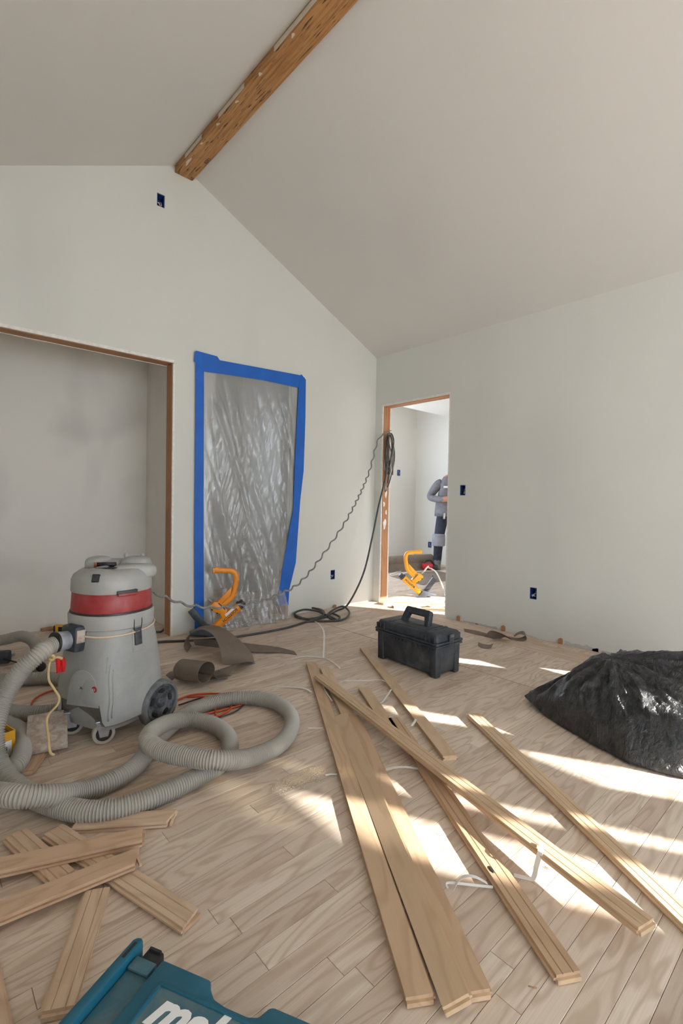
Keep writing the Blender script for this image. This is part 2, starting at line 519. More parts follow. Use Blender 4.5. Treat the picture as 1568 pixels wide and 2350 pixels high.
def strip_mesh(name, centers, wvec, thick, mat, parent=None, n=6, smooth=True):
    """a thin bent ribbon: centre line points with a half-width vector at each, given real thickness"""
    cs = catmull(centers, n)
    if isinstance(wvec, (list, tuple)) and isinstance(wvec[0], (list, tuple, Vector)):
        ws = catmull(wvec, n)
    else:
        ws = [V(wvec)] * len(cs)
    top, bot = [], []
    L = len(cs)
    for i in range(L):
        t = (cs[min(L - 1, i + 1)] - cs[max(0, i - 1)])
        nn = t.cross(ws[i])
        nn = nn.normalized() * thick * 0.5 if nn.length > 1e-9 else V(0, 0, thick * 0.5)
        top.append((cs[i] - ws[i] + nn, cs[i] + ws[i] + nn)); bot.append((cs[i] - ws[i] - nn, cs[i] + ws[i] - nn))
    vs, fs = [], []
    for i in range(L):
        vs += [top[i][0], top[i][1], bot[i][1], bot[i][0]]
    for i in range(L - 1):
        for k in range(4):
            fs.append((i * 4 + k, i * 4 + (k + 1) % 4, (i + 1) * 4 + (k + 1) % 4, (i + 1) * 4 + k))
    fs.append((3, 2, 1, 0)); e = (L - 1) * 4; fs.append((e, e + 1, e + 2, e + 3))
    o = link(name, mesh(name, vs, fs), mat, parent)
    if smooth: autosmooth(o, 50)
    return o

def text(name, body, size, mat, parent, mw, extrude=0.0008, bold=0.0, shear=0.0, align='LEFT'):
    cu = bpy.data.curves.new(name, 'FONT')
    cu.body = body; cu.size = size; cu.extrude = extrude; cu.offset = bold; cu.shear = shear; cu.align_x = align
    cu.resolution_u = 3
    t = bpy.data.objects.new('tmp_text', cu); COL.objects.link(t)
    me = bpy.data.meshes.new_from_object(t.evaluated_get(bpy.context.evaluated_depsgraph_get()))
    bpy.data.objects.remove(t); bpy.data.curves.remove(cu)
    me.materials.clear()
    o = link(name, me, mat, parent)
    o.matrix_local = mw
    return o

def basis(o, x, y, z):
    m = Matrix.Identity(4)
    for i in range(3):
        m[i][0], m[i][1], m[i][2], m[i][3] = x[i], y[i], z[i], o[i]
    return m

def wall(name, outline, holes, origin, u, v, depth, mat, kind='structure'):
    """flat wall with real openings: outline and holes are polygons in (u,v), the slab is extruded by depth"""
    bm = bmesh.new()
    u, v, origin, depth = V(u), V(v), V(origin), V(depth)
    edges = []
    for loop in [outline] + holes:
        vs = [bm.verts.new(origin + u * p[0] + v * p[1]) for p in loop]
        for i in range(len(vs)):
            edges.append(bm.edges.new((vs[i], vs[(i + 1) % len(vs)])))
    r = bmesh.ops.triangle_fill(bm, use_beauty=True, use_dissolve=False, edges=edges, normal=u.cross(v))
    faces = [f for f in r['geom'] if isinstance(f, bmesh.types.BMFace)]
    ex = bmesh.ops.extrude_face_region(bm, geom=faces)
    vs = [g for g in ex['geom'] if isinstance(g, bmesh.types.BMVert)]
    bmesh.ops.translate(bm, verts=vs, vec=depth)
    bm.faces.ensure_lookup_table()
    o = link(name, from_bm(name, bm), mat)
    return tag(o, kind=kind)

def rect(a, b, c, d):
    return [(a, c), (b, c), (b, d), (a, d)]

# ------------------------------------------------------------------ the room shell
WALL_T = 0.12
EAVE, RIDGE, RX = 2.443, 3.393, -2.03
XL, YF = -4.06, -7.8

# boxes cut into the walls: centre (u, z) on the wall
BACK_BOXES = [(-2.188, 3.081), (-0.536, 0.312)]
RIGHT_BOXES = [(-1.045, 1.114), (-1.688, 0.332)]
BW_, BH_ = 0.054, 0.088
back_holes = [rect(-3.70, -2.080, -0.02, 1.994), rect(-1.775, -1.045, -0.02, 2.02)]
# door openings touch the floor: notch them out of the outline instead of cutting holes
back_outline = [(XL, -0.02), (-3.70, -0.02), (-3.70, 1.994), (-2.080, 1.994), (-2.080, -0.02), (-1.775, -0.02), (-1.775, 2.02),
                (-1.045, 2.02), (-1.045, -0.02), (0.0, -0.02), (0.0, EAVE), (RX, RIDGE), (XL, EAVE)]
wall('wall_back', back_outline, [rect(u - BW_ / 2, u + BW_ / 2, z - BH_ / 2, z + BH_ / 2) for u, z in BACK_BOXES],
     (0, 0, 0), (1, 0, 0), (0, 0, 1), (0, WALL_T, 0), 'wall')

# right wall: doorway near the corner, unseen windows shaped to cast the sun patches
SUN_PATCH_WINS = [(-3.56, -3.17, 0.10, 0.82), (-5.38, -5.01, 1.12, 1.47), (-6.0, -5.46, 0.55, 1.38), (-6.60, -6.30, 0.10, 2.06), (-7.24, -6.66, 0.10, 2.20)]
right_outline = [(YF, -0.02), (-0.905, -0.02), (-0.905, 1.967), (-0.085, 1.967), (-0.085, -0.02), (0.0, -0.02), (0.0, EAVE), (YF, EAVE)]
wall('wall_right', right_outline, [rect(*w) for w in SUN_PATCH_WINS] + [rect(u - BW_ / 2, u + BW_ / 2, z - BH_ / 2, z + BH_ / 2) for u, z in RIGHT_BOXES],
     (0, 0, 0), (0, 1, 0), (0, 0, 1), (0.115, 0, 0), 'wall')
LWIN = [(-7.3, -5.4, 0.5, 2.1)]
wall('wall_left', rect(YF, 0.0, -0.02, EAVE), [rect(*w) for w in LWIN], (XL, 0, 0), (0, 1, 0), (0, 0, 1), (-0.12, 0, 0), 'wall')
FWIN = [(-3.7, -2.15, 0.1, 2.2), (-1.95, -0.4, 0.1, 2.2)]
wall('wall_front', [(XL, -0.02), (0.0, -0.02), (0.0, EAVE), (RX, RIDGE), (XL, EAVE)], [rect(*w) for w in FWIN],
     (0, YF, 0), (1, 0, 0), (0, 0, 1), (0, -0.12, 0), 'wall')

def slab(name, quad, up, mat):
    n = len(quad)
    vs = [V(q) for q in quad] + [V(q) + V(up) for q in quad]
    fs = [tuple(range(n)), tuple(range(2 * n - 1, n - 1, -1))] + [(i, i + n, (i + 1) % n + n, (i + 1) % n) for i in range(n)]
    bm = bmesh.new(); me = mesh(name, vs, fs); bm.from_mesh(me); bpy.data.meshes.remove(me)
    return link(name, from_bm(name, bm), mat)
OH = 0.468
ce = tag(slab('ceiling', [(0.115, 0.12, EAVE - 0.054), (0.115, YF - 0.12, EAVE - 0.054), (RX, YF - 0.12, RIDGE), (RX, 0.12, RIDGE)], (0, 0, 0.15), 'ceiling'), kind='structure')
ce2 = tag(slab('ceiling_slope', [(RX, 0.12, RIDGE), (RX, YF - 0.12, RIDGE), (XL - 0.12, YF - 0.12, EAVE - 0.056), (XL - 0.12, 0.12, EAVE - 0.056)], (0, 0, 0.15), 'ceiling'), kind='structure')

# closet and the small room behind the plastic
def shell(name, boxes, mat):
    bm = bmesh.new()
    for c, s in boxes:
        bm_box(bm, c, s)
    return tag(link(name, from_bm(name, bm), mat), kind='structure')
CD = 0.74
shell('wall_closet_back', [((-2.93, CD + 0.05, 1.22), (2.06, 0.10, 2.48))], 'closet')
shell('wall_closet_right', [((-1.965, (CD + WALL_T) / 2 + 0.0, 1.22), (0.075, CD - WALL_T, 2.48))], 'closet')
shell('wall_closet_left', [((-3.93, (CD + WALL_T) / 2, 1.22), (0.075, CD - WALL_T, 2.48))], 'closet')
shell('ceiling_closet', [((-2.95, CD / 2 + 0.1, 2.48), (2.1, CD + 0.04, 0.04))], 'closet')
shell('wall_bath_back', [((-1.25, 1.55, 1.22), (1.4, 0.1, 2.48))], 'closet')
wall('wall_bath_left', rect(0.12, 1.5, -0.02, 2.48), [rect(0.90, 1.25, 1.1, 2.0)], (-1.925, 0, 0), (0, 1, 0), (0, 0, 1), (0.05, 0, 0), 'closet')
shell('wall_bath_right', [((-0.6, 0.84, 1.22), (0.08, 1.40, 2.48))], 'closet')
shell('ceiling_bath', [((-1.25, 0.86, 2.48), (1.4, 1.5, 0.04))], 'closet')

# rough framing seen in the openings: each stud its own piece, with the raw drywall edge on both sides
def framing(name, c, s, mat, edges):
    o = tag(box(name, c, s, mat), kind='structure')
    for ec, es in edges:
        box('drywall_edge', ec, es, 'gypsum', o)
    return o
framing('trim_1', (-2.0815, 0.06, 0.985), (0.019, 0.094, 1.97), 'stud', [((-2.0815, 0.006, 0.985), (0.015, 0.0135, 1.97)), ((-2.0815, 0.114, 0.985), (0.015, 0.0135, 1.97))])
framing('trim_2', (-2.89, 0.06, 1.9835), (1.62, 0.094, 0.023), 'header', [((-2.89, 0.006, 1.985), (1.62, 0.0135, 0.020)), ((-2.89, 0.114, 1.982), (1.62, 0.0135, 0.026))])
framing('trim_3', (0.0575, -0.094, 0.975), (0.088, 0.022, 1.95), 'stud', [((0.006, -0.092, 0.975), (0.0135, 0.018, 1.95)), ((0.109, -0.094, 0.975), (0.0135, 0.024, 1.95))])
tr3 = bpy.data.objects['trim_3']
for k, (xx, zz, rx_, rz_) in enumerate(((0.05, 0.78, 0.020, 0.05), (0.035, 0.98, 0.012, 0.03), (0.06, 1.10, 0.014, 0.05), (0.04, 1.38, 0.012, 0.06), (0.07, 0.90, 0.010, 0.03))):
    pl = [(xx + rx_ * (1 + 0.3 * math.sin(3 * q_ + k)) * math.cos(q_), zz + rz_ * (1 + 0.25 * math.sin(2 * q_ + 2 * k)) * math.sin(q_)) for q_ in [2 * PI * j_ / 16 for j_ in range(16)]]
    prism('paint_smear', pl, (0, -0.1062, 0), (1, 0, 0), (0, 0, 1), (0, 0.0014, 0), 'gypsum', tr3)
framing('trim_4', (0.0575, -0.495, 1.9565), (0.088, 0.82, 0.023), 'header_y', [((0.006, -0.495, 1.959), (0.0135, 0.82, 0.018)), ((0.109, -0.495, 1.955), (0.0135, 0.82, 0.026))])
framing('trim_5', (0.0575, -0.8975, 0.975), (0.088, 0.017, 1.95), 'stud', [((0.006, -0.8985, 0.975), (0.0135, 0.014, 1.95)), ((0.109, -0.8985, 0.975), (0.0135, 0.014, 1.95))])
framing('trim_6', (-1.056, 0.06, 1.19), (0.022, 0.110, 1.62), 'wall', [])
framing('trim_7', (-1.764, 0.06, 1.0), (0.022, 0.110, 2.0), 'wall', [])
framing('trim_8', (-1.056, 0.06, 0.19), (0.022, 0.112, 0.38), 'stud', [])

wr_ = bpy.data.objects['wall_right']
rp = random.Random(21)
for k, (y0, y1, zh) in enumerate(((-1.22, -1.08, 0.014), (-1.40, -1.20, 0.020), (-2.16, -1.93, 0.035), (-2.40, -2.12, 0.026), (-1.72, -1.60, 0.010))):
    n_ = 9
    top = [(y1 + (y0 - y1) * j_ / n_, zh * rp.uniform(0.5, 1.0)) for j_ in range(n_ + 1)]
    prism('putty_smear', [(y0, 0.001), (y1, 0.001)] + top, (-0.0012, 0, 0), (0, 1, 0), (0, 0, 1), (0.0014, 0, 0), 'putty', wr_)
# ------------------------------------------------------------------ unseen windows made up for the light (behind and beside the camera)
wn = [0]
def window(u0, u1, z0, z1, plane, pos, depth, rails=(), mullions=(), tint=None):
    wn[0] += 1
    def P(u, z, off):
        return (pos + off, u, z) if plane == 'x' else (u, pos + off, z)
    def S(w, h, d):
        return (d, w, h) if plane == 'x' else (w, d, h)
    cu, cz = (u0 + u1) / 2, (z0 + z1) / 2
    e = tag(bpy.data.objects.new('window_%d' % wn[0], None), kind='structure'); COL.objects.link(e)
    for c, s in (((cu, z0 + 0.015), (u1 - u0, 0.03)), ((cu, z1 - 0.015), (u1 - u0, 0.03)), ((u0 + 0.015, cz), (0.03, z1 - z0 - 0.06)), ((u1 - 0.015, cz), (0.03, z1 - z0 - 0.06))):
        box('window_frame', P(c[0], c[1], depth / 2), S(s[0], s[1], 0.06), 'glass_frame', e)
    for r0, r1 in rails:
        box('rail', P(cu, (r0 + r1) / 2, depth / 2), S(u1 - u0 - 0.06, r1 - r0, 0.05), 'glass_frame', e)
    for m0, m1 in mullions:
        box('mullion', P((m0 + m1) / 2, cz, depth / 2), S(m1 - m0, z1 - z0 - 0.06, 0.05), 'glass_frame', e)
    zt = z1 - 0.03 if tint is None else tint
    box('pane', P(cu, (z0 + 0.03 + zt) / 2, depth / 2), S(u1 - u0 - 0.06, zt - z0 - 0.03, 0.006), 'pane', e)
    if tint is not None:
        box('sun_dimming_pane', P(cu, (z1 - 0.03 + zt) / 2, depth / 2), S(u1 - u0 - 0.06, z1 - 0.03 - zt, 0.006), 'tint', e)
    ld = bpy.data.lights.new('daylight_portal', 'AREA')
    ld.shape = 'RECTANGLE'; ld.size = u1 - u0; ld.size_y = z1 - z0; ld.cycles.is_portal = True
    lo = bpy.data.objects.new('daylight_portal', ld); COL.objects.link(lo)
    inward = V(-1 if depth > 0 else 1, 0, 0) if plane == 'x' else V(0, -1 if depth > 0 else 1, 0)
    lo.location = P(cu, cz, depth * 1.05)
    lo.rotation_euler = inward.to_track_quat('-Z', 'Z').to_euler()
    return e
window(0.90, 1.25, 1.1, 2.0, 'x', -1.875, -0.05)  # added out of view to light the small room behind the plastic
window(*SUN_PATCH_WINS[0], 'x', 0, 0.115, rails=[(0.545, 0.64)])
window(*SUN_PATCH_WINS[1], 'x', 0, 0.115)
window(*SUN_PATCH_WINS[2], 'x', 0, 0.115)
window(*SUN_PATCH_WINS[3], 'x', 0, 0.115, tint=1.82, rails=[(1.81, 1.83)])
window(*SUN_PATCH_WINS[4], 'x', 0, 0.115, tint=2.03, rails=[(2.02, 2.04)])
for w in LWIN:
    window(*w, 'x', XL, -0.12, mullions=[((w[0] + w[1]) / 2 - 0.03, (w[0] + w[1]) / 2 + 0.03)])
for w in FWIN:
    window(*w, 'y', YF, -0.12)

# ------------------------------------------------------------------ the next room, seen through the doorway
R2X, R2Y0, R2Y1 = 2.97, -3.0, 1.9
FARW = [(0.30, 1.95, 0.35, 2.35)]  # hidden opening added in the far wall to brighten the hall
wall('wall_hall_far', rect(0.115, R2X, -0.02, 2.92), [rect(*w) for w in FARW], (0, R2Y1, 0), (1, 0, 0), (0, 0, 1), (0, 0.1, 0), 'hall')
window(*FARW[0], 'y', R2Y1, 0.1, mullions=[(1.10, 1.15)])
HB = (0.66, 0.34)
W2 = [(0.55, 2.3, 0.35, 1.345)]
wall('wall_hall_side', [(R2Y0, -0.02), (2.0, -0.02), (2.0, 2.92), (R2Y0, 2.92)], [], (R2X, 0, 0), (0, 1, 0), (0, 0, 1), (0.1, 0, 0), 'hall')
wall('wall_hall_front', rect(0.115, R2X, -0.02, 2.92), [rect(*w) for w in W2], (0, R2Y0, 0), (1, 0, 0), (0, 0, 1), (0, -0.12, 0), 'hall')
for w in W2:
    window(*w, 'y', R2Y0, -0.12)
shell('wall_hall_left', [((0.0575, 1.01, 1.45), (0.115, 1.78, 2.94)), ((0.0575, -1.5, 2.70), (0.115, 3.0, 0.44)), ((0.0575, 0.06, 2.70), (0.115, 0.12, 0.44))], 'hall')
tag(slab('ceiling_hall', [(0.06, 2.0, 2.79), (R2X + 0.1, 2.0, 2.79), (R2X + 0.1, 1.0, 2.315), (0.06, 1.0, 2.315)], (0, 0, 0.12), 'hall'), kind='structure')
tag(slab('ceiling_hall_flat', [(0.06, 1.0, 2.315), (R2X + 0.1, 1.0, 2.315), (R2X + 0.1, R2Y0 - 0.12, 2.315), (0.06, R2Y0 - 0.12, 2.315)], (0, 0, 0.12), 'hall'), kind='structure')
tag(box('patio', (0.0, -12.0, -0.22), (30, 30, 0.1), 'patio'), kind='structure')

# ------------------------------------------------------------------ floor: subfloor slab with single oak strips
SW = 0.0572
BT = 0.019
GAP = 0.0009
floor = tag(box('floor', (-0.6, -2.95, -BT - 0.052), (7.4, 10.0, 0.1), 'subfloor'), kind='structure')
def plank_mesh(L, W, axis):
    h = BT / 2
    sx, sy = (L, W) if axis == 'x' else (W, L)
    a, b = sx / 2 - GAP / 2, sy / 2 - GAP / 2
    c = 0.0007
    vs = [(-a, -b, -BT), (a, -b, -BT), (a, b, -BT), (-a, b, -BT), (-a, -b, -c), (a, -b, -c), (a, b, -c), (-a, b, -c),
          (-a + c, -b + c, 0), (a - c, -b + c, 0), (a - c, b - c, 0), (-a + c, b - c, 0)]
    fs = [(0, 3, 2, 1), (8, 9, 10, 11)]
    for q in (0, 4):
        for k in range(4):
            fs.append((q + k, q + (k + 1) % 4, q + 4 + (k + 1) % 4, q + 4 + k))
    return vs, fs
rng = random.Random(11)
rest_v, rest_f = [], []
def add_rest(vs, fs, off):
    o = len(rest_v)
    rest_v.extend([V(v) + off for v in vs]); rest_f.extend([tuple(i + o for i in f) for f in fs])
n_single = [0]
def course_x(x0, x1, y, visible_from):
    """one course of strips between x0 and x1 centred on y"""
    x = x0 - rng.uniform(0, 0.5)
    while x < x1 - 0.001:
        L = rng.choice([0.32, 0.46, 0.62, 0.80, 0.95, 1.15, 1.4])
        a, b = max(x, x0), min(x + L, x1)
        if x1 - b < 0.12: b = x1
        x = b
        if b - a < 0.02: continue
        vs, fs = plank_mesh(b - a, SW, 'x')
        c = V((a + b) / 2, y, rng.uniform(-0.00025, 0.00025))
        if b > visible_from(y) and y > -3.42 and n_single[0] < 284:
            o = link('plank', mesh('plank', vs, fs), 'floor', floor)
            o.matrix_parent_inverse = floor.matrix_world.inverted()
            o.location = c; n_single[0] += 1
        else:
            add_rest(vs, fs, c)
floor_loc = V(floor.location)
vis = lambda y: -3.60 if y > -2.45 else (-3.3 + (-2.45 - y) * 1.2)
y = -SW / 2
ys = []
while y > -7.78:
    ys.append(y); y -= SW
for y in sorted([q for q in ys if q > -3.42]) + [q for q in ys if q <= -3.42]:
    course_x(-4.055, -0.974, y, vis)
    course_x(-0.966, -0.333, y, lambda yy: -9 if -2.9 < yy < -0.8 else 9)
for k in range(6):
    xx = -0.333 + SW * (k + 0.5) - 0.004 * k / 6
    yy = 0.0
    while yy > -7.7:
        L = rng.choice([0.55, 0.8, 1.0, 1.3])
        vs, fs = plank_mesh(L, SW - 0.002, 'y')
        if yy > -2.9 and n_single[0] < 300:
            o = link('border_plank', mesh('border_plank', vs, fs), 'floor_y', floor)
            o.location = (xx, yy - L / 2, 0); n_single[0] += 1
        else:
            add_rest(vs, fs, V(xx, yy - L / 2, 0))
        yy -= L
# strips of the next room, the closet and the doorway
y = 1.87
while y > -2.95:
    course_x(0.008, 2.965, y, lambda yy: 99); y -= SW
y = 0.03
while y < 0.74:
    course_x(-3.95, -1.93, y, lambda yy: 99); y += SW
y = 0.03
while y < 1.5:
    course_x(-1.87, -0.64, y, lambda yy: 99); y += SW
tag(link('distant_planks', mesh('distant_planks', rest_v, rest_f), 'floor', floor), kind='stuff')
box('joint_spline', (-0.970, -3.9, -0.006), (0.0065, 7.7, 0.008), 'header_y', floor)
for o in floor.children:
    o.matrix_parent_inverse = Matrix.Translation(-floor_loc)

# ------------------------------------------------------------------ ridge beam
beam = tag(box('ridge_beam', (0, 0, 0), (0.134, 7.80, 0.24), 'beam', bev=0.003, seg=1), 'brown strand lumber beam running along the ceiling ridge', 'beam')
beam.location = (-2.025, -3.90, 3.316 + 0.12)
text('stamped_lettering', 'PSL', 0.030, 'ink', beam, basis((0.040, 3.895, -0.1205), (0, -1, 0), (1, 0, 0), (0, 0, -1)), 0.0004)
text('stamped_lettering', '6561', 0.034, 'ink', beam, basis((0.036, 3.66, -0.1205), (0, -1, 0), (1, 0, 0), (0, 0, -1)), 0.0004)
text('stamped_lettering', '2.0E PARALLAM', 0.022, 'ink', beam, basis((0.04, 3.50, -0.1205), (0, -1, 0), (1, 0, 0), (0, 0, -1)), 0.0004) if False else None
r2 = random.Random(3)
def blob(name, cx, cy, z, rx, ry, parent, mat, seed, th=0.0025):
    r = random.Random(seed); n = 22
    ph = [r.uniform(0, 6.28) for _ in range(4)]
    pl = []
    for k in range(n):
        a = 2 * PI * k / n
        q = 1 + 0.25 * math.sin(2 * a + ph[0]) + 0.18 * math.sin(3 * a + ph[1]) + 0.12 * math.sin(5 * a + ph[2])
        pl.append((cx + rx * q * math.cos(a), cy + ry * q * math.sin(a)))
    return prism(name, pl, (0, 0, z), (1, 0, 0), (0, 1, 0), (0, 0, -th), mat, parent)
blob('plaster_smear', -0.045, 3.72, -0.1195, 0.007, 0.055, beam, 'mud', 1)
for k, yy in enumerate((3.50, 3.28, 3.05, 2.80, 2.5)):
    blob('plaster_smear', -0.056, yy, -0.1195, 0.006, r2.uniform(0.008, 0.02), beam, 'mud', 10 + k)
box('gap_shade_strip', (-0.071, 0.0, -0.066), (0.007, 7.79, 0.012), 'ink', beam)  # solid black strip, the shade of the beam gap put into its colour
for yy, ln in ((3.6, 0.25), (3.1, 0.3), (2.4, 0.5), (1.6, 0.6)):
    box('plaster_skim', (-0.0675, yy, -0.095), (0.002, ln, 0.03), 'mud', beam)

# ------------------------------------------------------------------ electrical boxes
def ebox(c, plane, label, seed, copper=False):
    """recessed blue box: local x = along the wall, y = into the wall"""
    rot = 0.0 if plane == 'y' else -PI / 2
    t = thing('electrical_box', label, 'electrical box', c, rot, 'blue electrical boxes set in the walls')
    w, h, d, k = BW_ - 0.004, BH_ - 0.004, 0.07, 0.003
    bm = bmesh.new()
    for cc, ss in (((0, d, 0), (w, k, h)), ((-w / 2 + k / 2, d / 2, 0), (k, d, h)), ((w / 2 - k / 2, d / 2, 0), (k, d, h)), ((0, d / 2, h / 2 - k / 2), (w, d, k)), ((0, d / 2, -h / 2 + k / 2), (w, d, k))):
        bm_box(bm, cc, ss)
    link('shell', from_bm('shell', bm), 'blue_box', t)
    r = random.Random(seed)
    for i in range(3):
        pts = [(r.uniform(-.012, .012), d - 0.004, r.uniform(.01, .03)), (r.uniform(-.018, .018), 0.03, r.uniform(-.01, .02)), (r.uniform(-.018, .018), 0.010, r.uniform(-.03, .0)), (r.uniform(-.014, .014), 0.02, r.uniform(-.034, -.02))]
        cable('wire', pts, 0.0022, 'wire_copper' if (copper and i == 0) else 'wire_white', t, 5, 6)
    return t
ebox((-2.188, 0.002, 3.081), 'y', 'blue electrical box high on the gable wall under the beam', 1, True)
ebox((-0.536, 0.002, 0.312), 'y', 'blue outlet box low on the wall right of the taped plastic', 2)
ebox((0.002, -1.045, 1.114), 'x', 'blue switch box on the wall right of the doorway', 3, True)
ebox((0.002, -1.688, 0.332), 'x', 'blue outlet box low on the right wall above the felt scraps', 4)
def ebox_face(c, plane, label):
    rot = 0.0 if plane == 'y' else -PI / 2
    t = thing('electrical_box', label, 'electrical box', c, rot, 'blue electrical boxes set in the walls')
    bm = bmesh.new()
    for cc, ss in (((-0.026, -0.004, 0), (0.006, 0.012, 0.095)), ((0.026, -0.004, 0), (0.006, 0.012, 0.095)), ((0, -0.004, 0.0445), (0.046, 0.012, 0.006)), ((0, -0.004, -0.0445), (0.046, 0.012, 0.006)), ((0, -0.0005, 0), (0.046, 0.003, 0.083))):
        bm_box(bm, cc, ss)
    link('shell', from_bm('shell', bm), 'blue_box', t)
    cable('wire', [(-0.01, -0.002, 0.03), (0.005, -0.008, 0.0), (0.01, -0.003, -0.03)], 0.003, 'wire_white', t, 5, 6)
ebox_face((2.523,1.898,1.49), 'y', 'small blue switch box on the far wall seen through the doorway')
ebox_face((2.968,1.568,0.308), 'x', 'blue outlet box beside the worker beyond the doorway')

# ------------------------------------------------------------------ plastic sheet over the second door, held with blue tape
def sheet():
    t = thing('plastic_sheet', 'clear wrinkled plastic sheet taped over the doorway', 'plastic sheet', (-1.4, -0.004, 0))
    nu, nv = 110, 200
    vs, fs = [], []
    x0 = -1.875
    def right_edge(z):
        pts = [(0.0, -1.075), (0.25, -1.10), (0.55, -1.06), (0.9, -1.01), (1.3, -0.985), (2.0, -0.97)]
        for (a, b), (c, d) in zip(pts, pts[1:]):
            if z <= c: return b + (d - b) * (z - a) / (c - a)
        return pts[-1][1]
    for j in range(nv + 1):
        z = 2.02 * j / nv
        xr = right_edge(z)
        for i in range(nu + 1):
            s = i / nu
            x = x0 + (xr - x0) * s
            edge = max(0.0, min(1.0, (s - 0.03) / 0.14, (1 - s - 0.03) / 0.12)) * min(1.0, max(0, 1.96 - z) / 0.25)
            q = noise.noise(V(x * 9 + z * 2.2, z * 1.1, 3.1)) * 0.040 - abs(noise.noise(V(x * 13 + z * 4.0, z * 1.3, 7.7))) * 0.065
            q -= abs(noise.noise(V(x * 30 - z * 6.0, z * 2.6, 1.7))) * 0.026 + abs(noise.noise(V(x * 62 + z * 9.0, z * 5.0, 4.7))) * 0.010
            q += 0.016 * math.sin(15 * x + 4.2 * z + 3.0 * noise.noise(V(x * 3, z * 1.5, 0)))
            fold = math.exp(-((x + 1.425 + 0.03 * (2 - z) * 0.5) / 0.018) ** 2)
            yy = -0.009 + edge * (q + 0.02 * fold - 0.004)
            if z < 0.25: yy -= (0.25 - z) * 0.32 * min(1, s * 4)
            yy = min(yy, -0.002) if (x < -1.78 or x > -1.05) else yy
            vs.append((x + 1.4, yy + 0.004, max(z, 0.004)))
    for j in range(nv):
        for i in range(nu):
            a = j * (nu + 1) + i
            fs.append((a, a + 1, a + nu + 2, a + nu + 1))
    o = link('film', mesh('film', vs, fs), 'film', t, smooth=True)
    def tape(poly, off=0.0):
        return prism('tape_strip', [(p[0] + 1.4, p[1]) for p in poly], (0, -0.0135 - off, 0), (1, 0, 0), (0, 0, 1), (0, 0.0013, 0), 'blue_tape', t)
    def bwp(*pts): return [(p[0], p[2]) for p in pts]
    tape(bwp((-1.927,0,2.047), (-1.861,0,2.042), (-1.856,0,1.477), (-1.85,0,0.821), (-1.838,0,0.025), (-1.911,0,0.027), (-1.923,0,0.822), (-1.924,0,1.47)))
    tape(bwp((-1.934,0,2.084), (-1.92,0,2.093), (-1.755,0,2.087), (-1.733,0,2.062), (-1.35,0,2.077), (-0.968,0,2.091), (-0.915,0,2.078), (-0.913,0,1.994), (-0.994,0,1.981), (-1.348,0,1.981), (-1.86,0,1.954), (-1.94,0,2.013)), 0.0016)
    tape(bwp((-0.968,0,2.091), (-0.953,0,2.101), (-0.905,0,2.064), (-0.903,0,1.728), (-0.914,0,1.267), (-0.947,0,0.998), (-0.984,0,0.462), (-1.05,0,0.232), (-1.057,0,0.096), (-1.153,0,0.101), (-1.181,-0,0.157), (-1.16,-0,0.251), (-1.085,0,0.62), (-1.021,-0,0.921), (-1.013,0,1.262), (-0.994,0,1.717), (-0.984,0,1.975)), 0.003)
    return t
sheet()

# ------------------------------------------------------------------ flooring boards
def plank_profile():
    h, t = 0.0285, 0.019
    b = [(-h, 0.0)]
    for g in (-0.0125, 0.0125):
        b += [(g - 0.0014, 0.0), (g, 0.0022), (g + 0.0014, 0.0)]
    b += [(h - 0.001, 0.0), (h - 0.001, 0.0062), (h + 0.0055, 0.0066), (h + 0.0055, 0.0114), (h, 0.0118), (h, t), (-h, t), (-h, 0.0122), (-h + 0.006, 0.0118), (-h + 0.006, 0.0064), (-h, 0.006)]
    return b
def oak_board(p0, p1, label, mat='board', flip=False, roll=0.0, taper=0.0, name='oak_board', group='loose oak boards lying on the floor', step=True):
    """one tongue and groove strip from p0 to p1 (centre of its underside at both ends)"""
    p0, p1 = V(p0), V(p1)
    d = p1 - p0; L = d.length; x = d.normalized()
    ang = PI if flip else 0.0
    side = V(0, 0, 1).cross(x).normalized(); up = x.cross(side)
    q = Quaternion(x, roll)
    side, up = q @ side, q @ up
    bm = bmesh.new()
    prof = plank_profile()
    if flip: prof = [(-a, BT - b) for a, b in prof]
    rings = []
    for k, xx in enumerate((0.0, L)):
        rings.append([bm.verts.new((xx + (taper * (a / 0.0285) if k else 0.0), a, b)) for a, b in prof])
    n = len(prof)
    bm.faces.new(rings[0][::-1]); bm.faces.new(rings[1])
    for i in range(n):
        bm.faces.new((rings[0][i], rings[0][(i + 1) % n], rings[1][(i + 1) % n], rings[1][i]))
    if step:
        bm_box(bm, (L + 0.0028, 0, 0.0068), (0.007, 0.055, 0.0095))
    o = link(name, from_bm(name, bm), mat)
    o.matrix_world = basis(p0, x, side, up)
    return tag(o, label, 'board', group)
oak_board((-1.68, -1.12, 0.0), (-2.759, -2.83, 0.0), 'leftmost long oak board, smooth side up, running toward the camera')
oak_board((-2.041, -1.80, 0.012), (-2.716, -2.892, 0.012), 'smooth oak board tilted against its neighbour, second from left', roll=0.36)
oak_board((-1.992, -1.826, 0.0), (-2.664, -2.90, 0.0), 'smooth oak board half hidden under the tilted one')
oak_board((-1.676, -1.246, 0.0), (-2.003, -1.80, 0.0), 'short smooth oak board under the far end of the diagonal one')
oak_board((-1.829,-1.382,0.028), (-2.286,-3.092,0.048), 'long grooved oak board lying diagonally across the others', flip=True)
oak_board((-1.864, -1.96, 0.0), (-2.486, -3.006, 0.0), 'grooved oak board with a dark knot, crossing under the diagonal one', flip=True)
oak_board((-1.217, -1.112, 0.0), (-1.945, -2.325, 0.0), 'smooth oak board beside the black toolbox', step=False)
oak_board((-1.543, -2.17, 0.0), (-2.27, -3.37, 0.0), 'rightmost grooved oak board in front of the black bag', flip=True)
